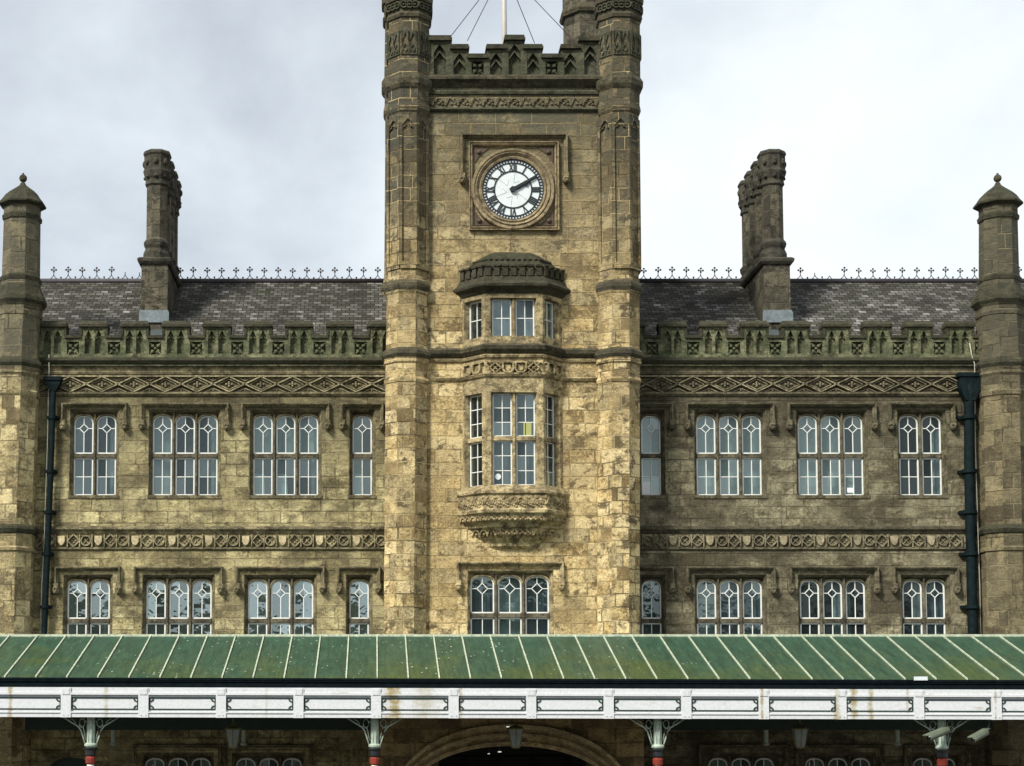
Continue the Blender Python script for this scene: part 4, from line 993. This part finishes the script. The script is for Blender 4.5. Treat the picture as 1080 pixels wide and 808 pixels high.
for (p, r_), cnt in zip(list(zip(pp_, pp_[1:])), (4, 7, 4)):
    dx, dy = r_[0]-p[0], r_[1]-p[1]; l = math.hypot(dx, dy); k.m = Matrix.Translation((p[0], p[1], 0)) @ Matrix.Rotation(math.atan2(dy, dx), 4, 'Z')
    for i in range(cnt):
        c = l*(i+.5)/cnt; k.box(c-l/cnt*.3, c+l/cnt*.3, -.03, .08, zo(291), zo(281.5)); k.box(c-l/cnt*.36, c+l/cnt*.36, -.06, .1, zo(281.4), zo(279.6))
k.m = Matrix(); k.build('bay_hood', M_coping, OB)
# corbelled carved base
k = MB()
loft(k, [(HW+.02, HF+.01, OD+.01, zo(511.5)), (HW+.06, HF+.04, OD+.05, zo(514)), (HW+.16, HF+.09, OD+.14, zo(518.4)), (HW+.16, HF+.09, OD+.14, zo(520.5)), (HW+.11, HF+.05, OD+.09, zo(522.5)), (HW+.11, HF+.05, OD+.09, zo(536)),
         (HW+.16, HF+.08, OD+.13, zo(538)), (HW+.15, HF+.07, OD+.12, zo(541)), (HW+.10, HF+.03, OD+.06, zo(543)), (HW+.02, HF-.04, OD-.04, zo(549)), (HW-.10, HF-.14, OD-.12, zo(552)), (HW-.11, HF-.15, OD-.12, zo(555)), (HW-.2, HF-.22, OD-.2, zo(556.5)),
         (HW-.30, HF-.30, OD-.28, zo(564)), (HW-.52, HF-.42, OD-.38, zo(569)), (HW-.60, HF-.44, OD-.42, zo(571)), (HW-.62, HF-.44, OD-.42, zo(574)), (HW-.74, HF-.5, OD-.48, zo(576.5))])
for (hw_, hf_, d_, py, cnt, rr, sz) in ((HW+.11, HF+.05, OD+.09, 529.5, (7, 15, 7), .055, 1.0), (HW+.05, HF-.01, OD+.0, 546.5, (5, 11, 5), .05, .7), (HW-.25, HF-.26, OD-.24, 560.5, (3, 7, 3), .045, .8)):
    pp_ = plan(hw_, hf_, d_)
    for (p, r_), c_ in zip(list(zip(pp_, pp_[1:])), cnt):
        dx, dy = r_[0]-p[0], r_[1]-p[1]; l = math.hypot(dx, dy); k.m = Matrix.Translation((p[0], p[1], 0)) @ Matrix.Rotation(math.atan2(dy, dx), 4, 'Z')
        zc2 = zo(py)
        for i in range(c_):
            c = l*(i+.5)/c_; s_ = l/c_
            if sz == 1.0:
                for ddx, ddz in ((0, 0), (s_*.28, .07), (-s_*.28, -.06), (s_*.2, -.09)): k.ball((c+ddx, 0, zc2+ddz+.03*(-1)**i), rr*.75, (1.1, .8, 1), 6, 4)
                k.path([(c-s_/2, zc2-.06*(-1)**i), (c, zc2+.07*(-1)**i), (c+s_/2, zc2-.06*(-1)**i)], .03, -.03, .02)
            else:
                k.path([(c-s_*.55, zc2-.09*sz), (c-s_*.3, zc2+.06*sz), (c, zc2+.1*sz), (c+s_*.3, zc2+.06*sz), (c+s_*.55, zc2-.09*sz)], .03, -.045, .06); k.ball((c, .0, zc2-.03), rr, n=6, m=4)
k.m = Matrix(); k.build('corbel', M_trimT, OB)

# ground floor porch wall with the wide entrance arch
PY = -1.78
x0, x1 = X(400, 780, PY), X(679, 780, PY); ac = X(540.5, 800, PY); w_in, w_out = L(113, 800, PY), L(128, 800, PY)
zs_ = Z(852, PY); zin, zout = Z(787, PY), Z(764, PY); zp = Z(690, PY)
b = MB(); b.sheet(x0, x1, 0, zp, [(ac-w_out, ac+w_out, 0, zout+.05)], PY, .4)
b.arch_head(ac-w_out, ac+w_out, zs_, zout, zout+.05, PY+.001, PY+.39, 2.15, 0, 28)
b.box(x0, x0+.2, PY+.41, -.01, 0, zp); b.box(x1-.2, x1, PY+.41, -.01, 0, zp)
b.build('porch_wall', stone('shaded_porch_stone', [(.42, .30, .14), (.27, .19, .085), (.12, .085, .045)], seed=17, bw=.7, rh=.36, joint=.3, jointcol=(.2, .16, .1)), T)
ar = MB()
for i in range(5):     # stepped arch orders
    t0 = i/5; t1 = (i+1)/5; wo = w_out+(w_in-w_out)*t0; wi = w_out+(w_in-w_out)*t1; ho = zout+(zin-zout)*t0; hi_ = zout+(zin-zout)*t1; yy = PY+(-.10, .10, .02, .25, .16)[i]
    A_ = arch_pts(ac-wo, ac+wo, zs_, ho, 2.15, 0, 36); B_ = arch_pts(ac-wi, ac+wi, zs_, hi_, 2.15, 0, 36)
    A_ = [(ac-wo, .16)]+A_+[(ac+wo, .16)]; B_ = [(ac-wi, .16)]+B_+[(ac+wi, .16)]
    for j in range(len(A_)-1): ar.prism([A_[j], A_[j+1], B_[j+1], B_[j]], yy, PY+.42)
AR = ar.build('entrance_arch', stone('arch_stone', [(.52, .40, .22), (.36, .27, .14), (.15, .11, .06)], ashlar=False, seed=18, stain=.4, relief=.4), T)
v = MB(); a, c, zt2 = ac-w_out, ac+w_out, zout+.3
v.add([(a, PY+.43, 0.15), (c, PY+.43, 0.15), (c, PY+.43, zt2), (a, PY+.43, zt2), (a, 3.5, 0.15), (c, 3.5, 0.15), (c, 3.5, zt2), (a, 3.5, zt2)], [(4, 5, 6, 7), (1, 2, 6, 5), (2, 3, 7, 6), (3, 0, 4, 7)])
v.build('vestibule', M_room, AR)
dr = MB(); dy_ = 3.3
for i in range(4):
    xa_ = ac-1.9+i*.97; dr.path([(xa_, .2), (xa_, 2.6), (xa_+.9, 2.6), (xa_+.9, .2)], .1, dy_, dy_+.06); dr.bar((xa_, 1.1), (xa_+.9, 1.1), .1, dy_, dy_+.05)
dr.build('inner_doors', M_under, AR)

# ------------------------------------------------------------------ flagpole
fx, fy = X(532, 40, 1.2), 1.2
FP = thing('flagpole', 'tall pale flagpole on top of the clock tower held by four thin stay wires', 'flagpole')
ztr = ztop-.45; zap = Z(-34, fy)
MB().tube([(fx, fy, ztr+.005), (fx, fy, Z(20, fy)), (fx, fy, zap+2.5)], [.075, .07, .035], 12).build('pole', M_pole, FP)
MB().turn([(.05, zap+2.5), (.09, zap+2.56), (.08, zap+2.66), (.02, zap+2.7)], fx, fy, 12).build('truck', M_pole, FP)
for px, py, yy in ((474.9, 39, TY-.1), (493, 43, 3.8), (563.8, 45.5, 3.8), (602.3, 40, TY+.1)):
    MB().tube([(fx, fy, zap), (X(px, py, yy), yy, Z(py, yy))], .011, 5).build('stay_wire', M_ridge, FP)

# ------------------------------------------------------------------ canopy
K = thing('entrance_canopy', 'long green lean-to canopy with pale ribs, black gutter and white panelled fascia along the front', 'canopy')
KB, KF = -1.92, -5.76
sag = lambda x: -.0026*(x+9)              # the front edge drops slightly to the right
zb_ = Z(670.6, KB); zf0 = Z(714.4, KF)
xa, xb = X(-130, 700, KB), X(1220, 700, KB)
sh = MB(); nx = 60
top = [[(xa+(xb-xa)*i/nx, KB, zb_) for i in range(nx+1)], [(xa+(xb-xa)*i/nx, KF, zf0+sag(xa+(xb-xa)*i/nx)) for i in range(nx+1)]]
sh.rings(top, close=False, cap=False)
sh.build('roof_sheet', M_green, K)
MB().rings([[(x, y, z-.06) for x, y, z in r] for r in top], close=False, cap=False).build('roof_boarding', M_under, K)
MB().box(xa, xb, KB-.07, KB+.06, zb_-.12, zb_+.035).build('ridge_flashing', M_rib, K)
MB().box(xa, xb, KB+.061, -.001, zb_-.35, zb_-.28).build('lead_flat', M_lead, K)
kk = 0
x39 = X(397.6, 670, KB); P = L(29.78, 670, KB)
for i in range(-16, 27):
    x = x39+P*i
    zf = zf0+sag(x)
    b = MB(); w_ = .016
    b.add([(x-w_, KB, zb_+.002), (x+w_, KB, zb_+.002), (x+w_, KB, zb_+.035), (x-w_, KB, zb_+.035), (x-w_, KF, zf+.002), (x+w_, KF, zf+.002), (x+w_, KF, zf+.035), (x-w_, KF, zf+.035)],
          [(0, 1, 2, 3), (4, 7, 6, 5), (0, 4, 5, 1), (1, 5, 6, 2), (2, 6, 7, 3), (3, 7, 4, 0)])
    b.build('rib', M_rib, K)
def sbox(b, x0, x1, y0, y1, py0, py1, Yr, step=1):   # long horizontal member following the sag; photo heights at plane Yr
    za, zc2 = Z(py1, Yr), Z(py0, Yr)
    n_ = max(1, int((x1-x0)/2)) if step else 1
    for i in range(n_):
        a, c = x0+(x1-x0)*i/n_, x0+(x1-x0)*(i+1)/n_
        b.add([(a, y0, za+sag(a)), (c, y0, za+sag(c)), (c, y1, za+sag(c)), (a, y1, za+sag(a)), (a, y0, zc2+sag(a)), (c, y0, zc2+sag(c)), (c, y1, zc2+sag(c)), (a, y1, zc2+sag(a))],
              [(0, 3, 2, 1), (4, 5, 6, 7), (0, 1, 5, 4), (2, 3, 7, 6), (3, 0, 4, 7), (1, 2, 6, 5)])
    return b
FY = -5.98
g = sbox(MB(), xa, xb, -6.02, KF+.01, 714.8, 718.4, -6.02); sbox(g, xa, xb, -5.99, KF+.005, 718.5, 724.2, -6.0); sbox(g, xa, xb, -6.035, -6.021, 714.9, 716.6, -6.03)
g.build('gutter', M_gutter, K)
f = MB()
sbox(f, xa, xb, FY+.03, FY+.10, 724.3, 756, FY)           # board
sbox(f, xa, xb, FY-.005, FY+.029, 724.6, 731.8, FY)       # top rail
sbox(f, xa, xb, FY-.028, FY-.006, 730.0, 732.4, FY-.02)
sbox(f, xa, xb, FY-.005, FY+.029, 750.0, 756.1, FY)       # bottom rail
sbox(f, xa, xb, FY-.028, FY-.006, 750.2, 751.6, FY-.02)
P = L(81.75, 740, FY); c0 = X(69.6, 740, FY)
ln = MB(); zz = lambda py: Z(py, FY)
for i in range(-2, 15):
    c = c0+P*i; s_ = sag(c)
    f.box(c-.115, c+.115, FY-.03, FY+.028, zz(756.4)+s_, zz(724.9)+s_); f.box(c-.085, c+.085, FY-.045, FY-.031, zz(732.2)+s_, zz(725.6)+s_)
    for dx in (-.05, .05):
        for pz_ in (727.5, 730.5, 753.5): f.ball((c+dx, FY-.045, zz(pz_)+s_), .011, n=5, m=4)
    a, e_ = c+.135, c+P-.135; z0, z1 = zz(747.6), zz(735.6); s0, s1 = sag(a), sag(e_); y0, y1 = FY+.016, FY+.0295; t = .030
    ln.bar((a, z1+s0), (e_, z1+s1), t, y0, y1); ln.bar((a, z0+s0), (e_, z0+s1), t, y0, y1)
    ln.bar((a, z0+s0), (a, z1+s0), t, y0-.001, y1); ln.bar((e_, z0+s1), (e_, z1+s1), t, y0-.001, y1)
    for x, sx, ss in ((a, 1, s0), (e_, -1, s1)):
        for zc2, sz in ((z0, 1), (z1, -1)):
            ln.path([(x+sx*.085, zc2+ss), (x+sx*.085, zc2+sz*.045+ss), (x+sx*.05, zc2+sz*.075+ss), (x, zc2+sz*.085+ss)], .022, y0-.002, y1)
            ln.prism([(x+sx*.065+.02*math.cos(q_*math.pi/4), zc2+sz*.055+ss+.02*math.sin(q_*math.pi/4)) for q_ in range(8)], y0-.003, y1)
FA = f.build('fascia', M_fascia, K); ln.build('panel_outline', M_darkline, FA)
sbox(MB(), xa, xb, FY+.1, FY+.3, 745, 755, FY).build('eaves_beam', M_ironpale, K)
# columns with pierced spandrel brackets
CY = -5.62
for i, px in enumerate((-203, 95.8, 395.2, 693.6, 993.4, 1292)):
    x = X(px, 780, CY); s_ = sag(x); z = lambda py: Z(py, CY)+s_; r = L(1, 780, CY)
    cb = MB(); cb.turn([(r*4.4, z(784.5)), (r*4.1, z(782)), (r*3.7, z(760)), (r*3.9, z(757)), (r*4.6, z(755)), (r*4.6, z(740))], x, CY, 8)
    for a in range(8): an = math.pi/4*(a+.5); cb.tube([(x+r*4.1*math.cos(an), CY+r*4.1*math.sin(an), z(783)), (x+r*3.9*math.cos(an), CY+r*3.9*math.sin(an), z(757))], r*.55, 5)
    cb.turn([(r*4.6, z(788.4)), (r*6.4, z(786.6)), (r*6.6, z(785)), (r*5.2, z(783.6))], x, CY, 12)
    CO = cb.build('column', M_ironpale, K)
    MB().turn([(r*4.2, z(797.4)), (r*5.4, z(795.8)), (r*5.6, z(791)), (r*7.2, z(789.6)), (r*7.4, z(788.5)), (r*4.6, z(788.3))], x, CY, 12).build('capital', M_iron, CO)
    MB().turn([(r*3.8, z(806)), (r*5.2, z(804.6)), (r*5.5, z(799)), (r*4.2, z(797.5))], x, CY, 12).build('red_band', M_red, CO)
    MB().turn([(r*5.2, .15), (r*5.2, .5), (r*4.2, .6), (r*3.7, z(806.1))], x, CY, 12, True).build('shaft', M_colwhite, CO)
    for sx in (-1, 1):
        br = MB(); Pq = lambda dx, py: (x+sx*r*dx, CY, z(py))
        br.tube([Pq(6, 784.5), Pq(8.5, 776), Pq(10.8, 769.5), Pq(14, 765.5), Pq(20, 762), Pq(29, 756.2)], r*.85, 6)
        br.tube([Pq(5.4, 780), Pq(7, 772), Pq(8.2, 767), Pq(11.5, 766.5)], r*.6, 6)
        br.tube([Pq(9.2+3.0*math.cos(t*math.pi/5), 762.0-4.4*math.sin(t*math.pi/5)) for t in range(11)], r*.55, 5)
        br.tube([Pq(4.2, 760), Pq(6.4, 761)], r*.5, 5); br.tube([Pq(12.5, 766), Pq(12, 763)], r*.5, 5)
        br.tube([Pq(16, 762.6), Pq(18, 759.5), Pq(22, 757.5)], r*.5, 5)
        br.build('bracket', M_ironpale, CO)
    # rafter beam from the column back to the wall
    MB().rings([[(x-.06, CY, z(744)), (x+.06, CY, z(744)), (x+.06, CY, z(752)), (x-.06, CY, z(752))], [(x-.06, KB+.02, zb_-.1), (x+.06, KB+.02, zb_-.1), (x+.06, KB+.02, zb_-.36), (x-.06, KB+.02, zb_-.36)]]).build('rafter', M_under, K)
for px in (119.6, 257, 808, 946.5):     # drop brackets at the wall plate
    x = X(px, 775, -.35); zz2 = lambda py: Z(py, -.35)
    MB().tube([(x, -.35, zz2(752)), (x, -.35, zz2(785.5))], [.05, .065], 8).tube([(x-.35, -.35, zz2(754)), (x-.2, -.35, zz2(758)), (x-.05, -.35, zz2(770))], .03, 6).tube([(x+.35, -.35, zz2(754)), (x+.2, -.35, zz2(758)), (x+.05, -.35, zz2(770))], .03, 6).turn([(.02, zz2(787)), (.085, zz2(785.8)), (.085, zz2(784))], x, -.35, 8).build('drop_bracket', M_ironpale, K)
for a, c in ((xa, X(398, 760, -.2)), (X(681, 760, -.2), xb)):
    MB().box(a, c, -.5, -.16, Z(770, -.4), Z(735, -.4)).build('wall_plate', M_under, K)

# ------------------------------------------------------------------ small things
LY = -3.9
for px, lb in ((246, 'old tapered glass lantern hanging under the canopy left of the entrance arch'), (543.8, 'old tapered glass lantern hanging in front of the entrance arch'),
               (843.7, 'old tapered glass lantern hanging under the canopy right of the entrance arch')):
    x = X(px, 775, LY); z = lambda py: Z(py, LY); r = L(1, 775, LY)
    t = thing('lantern', lb, 'lantern', group='lanterns hanging under the canopy')
    zroof = zb_+(zf0-zb_)*(LY-KB)/(KF-KB)-.07
    MB().tube([(x, LY, zroof), (x, LY, z(765))], .016, 6).turn([(r*1.6, z(766)), (r*2.2, z(764.6)), (r*1.2, z(762.8))], x, LY, 10).build('stem', M_brass, t)
    MB().turn([(r*8.6, z(769.4)), (r*9, z(768.6)), (r*6.6, z(766.6)), (r*3, z(765.4)), (r*1, z(764.8))], x, LY, 8).build('cap', M_brass, t)
    MB().turn([(r*4.0, z(788)), (r*7.6, z(769.6))], x, LY, 6).build('glass', M_frost, t)
    fb = MB(); fb.turn([(r*2, z(789.5)), (r*4.5, z(788.6)), (r*4.5, z(787.6)), (r*4, z(787.6))], x, LY, 6)
    for a in range(6):
        an = math.pi/3*(a+.5); k1, k0 = r*7.7/math.cos(math.pi/6), r*4.1/math.cos(math.pi/6)
        fb.tube([(x+k0*math.cos(an), LY+k0*math.sin(an), z(788)), (x+k1*math.cos(an), LY+k1*math.sin(an), z(769.6))], .011, 5)
    fb.build('cage', M_brass, t)
def cctv(p0, p1, mount, lb):
    Yq = -5.9+.0
    t = thing('security_camera', lb, 'security camera', group='security cameras by the right column')
    A = Vector((X(p0[0], p0[1], Yq-.25), Yq-.25, Z(p0[1], Yq-.25))); B = Vector((X(p1[0], p1[1], Yq+.1), Yq+.1, Z(p1[1], Yq+.1)))
    MB().tube([A, A+(B-A)*.03, B-(B-A)*.05, B], [.07, .078, .078, .06], 12).build('housing', M_cctv, t)
    MB().tube([A-(B-A)*.01, A+(B-A)*.01], .055, 12).build('lens', M_lens, t)
    up = Vector((0, 0, .075)); e0 = A-(B-A)*.12+up; e1 = B+up; sd_ = Vector((.085, 0, 0))
    MB().add([e0-sd_, e0+sd_, e1+sd_, e1-sd_, e0-sd_+up*.2, e0+sd_+up*.2, e1+sd_+up*.2, e1-sd_+up*.2], [(0, 1, 2, 3), (4, 7, 6, 5), (0, 4, 5, 1), (1, 5, 6, 2), (2, 6, 7, 3), (3, 7, 4, 0)]).build('sun_shield', M_cctv, t)
    pm = A+(B-A)*.72; Mx = [Vector((X(a, b_, Yq+.2), Yq+.2, Z(b_, Yq+.2))) for a, b_ in mount]
    MB().tube([pm]+Mx, .028, 8).ball(tuple(pm+(Mx[0]-pm)*.3), .05).build('mount', M_cctv, t)
cctv((979.5, 778.5), (1000, 770), [(1003, 772), (1004, 762), (1003, 755)], 'pale camera fixed against the rightmost canopy column bracket, pointing down left')
cctv((1026, 780.5), (1041, 772), [(1042, 768), (1044, 760), (1036, 755)], 'pale camera hanging alone from the fascia right of the rightmost column')
def cable(pts, Yq, lb, r=.012):
    tag(MB().tube([(X(a, b_, Yq), Yq, Z(b_, Yq)) for a, b_ in pts], r, 6).build('cable', M_cable), lb, 'cable')
cable([(51.5, 374), (51.8, 390), (51, 420), (50, 470), (48.2, 520), (47, 560), (45.8, 585), (44, 620), (42.5, 668)], -.14, 'thin pale cable running down the wall beside the left drainpipe', .011)
cable([(1022.6, 362), (1025, 375), (1028, 384), (1028, 410), (1028.5, 460), (1029.5, 500), (1031, 545), (1032, 580), (1033.4, 620), (1034.4, 668)], -.16, 'thin pale cable running down the wall beside the right thick drainpipe', .013)
tag(MB().box(X(964, 715, -6.06), X(978.4, 715, -6.06), -6.06, -6.04, Z(717.6, -6.05), Z(713.6, -6.05)).build('plate', M_white), 'small blank white plate on the black gutter towards the right', 'plate')
for px, py, yy, wd, lb in ((536, 766.6, -1.0, 3.2, 'small lit ceiling lamp at the top of the entrance arch beside the middle lantern'), (515.5, 795, 1.6, 2.3, 'small lit ceiling lamp deep in the entrance, left one of the lower two'), (527, 793, 1.7, 3.6, 'small lit ceiling lamp deep in the entrance, right one of the lower two')):
    x, z = at(px, py, yy); k = L(wd*.6, py, yy)
    if py < 780: yy = -2.3; x, z = at(px, py, yy); k = L(wd*.7, py, yy)
    t = thing('ceiling_lamp', lb, 'lamp', group='small lit lamps in the entrance')
    MB().ball((x, yy, z), k, (1, 1, .3), 10, 6).build('shade', M_lit, t)
    MB().tube([(x, yy, z+k*.2), (x, yy, z+.35)], .012, 6).build('stem', M_iron, t)
def note(px0, px1, py0, py1, yy, mat, lb, round_=False):
    xa_, z1 = at(px0, py0, yy); xb_, z0 = at(px1, py1, yy)
    b = MB()
    if round_: c, r = ((xa_+xb_)/2, (z0+z1)/2), (xb_-xa_)/2; b.prism([(c[0]+r*math.cos(t*math.pi/8), c[1]+r*math.sin(t*math.pi/8)) for t in range(16)], yy-.002, yy+.002)
    else: b.box(xa_, xb_, yy-.002, yy+.002, z0, z1)
    tag(b.build('notice', mat), lb, 'notice')
note(676.8, 686, 508, 521, .19, M_paper, 'white paper notice low in the narrow upper window right of the tower')
note(552, 560.5, 446, 460, TY-OD+.17, M_yellow, 'yellow paper behind the bay window glass of the tower')
note(522, 528.5, 499.5, 506, TY-OD+.17, M_white, 'round white disc in the lower left corner of the bay window', True)
note(893.5, 900, 514.5, 519.5, .19, M_paper, 'small white paper low in the second triple upper window right of the tower')
S.render.engine = 'CYCLES'
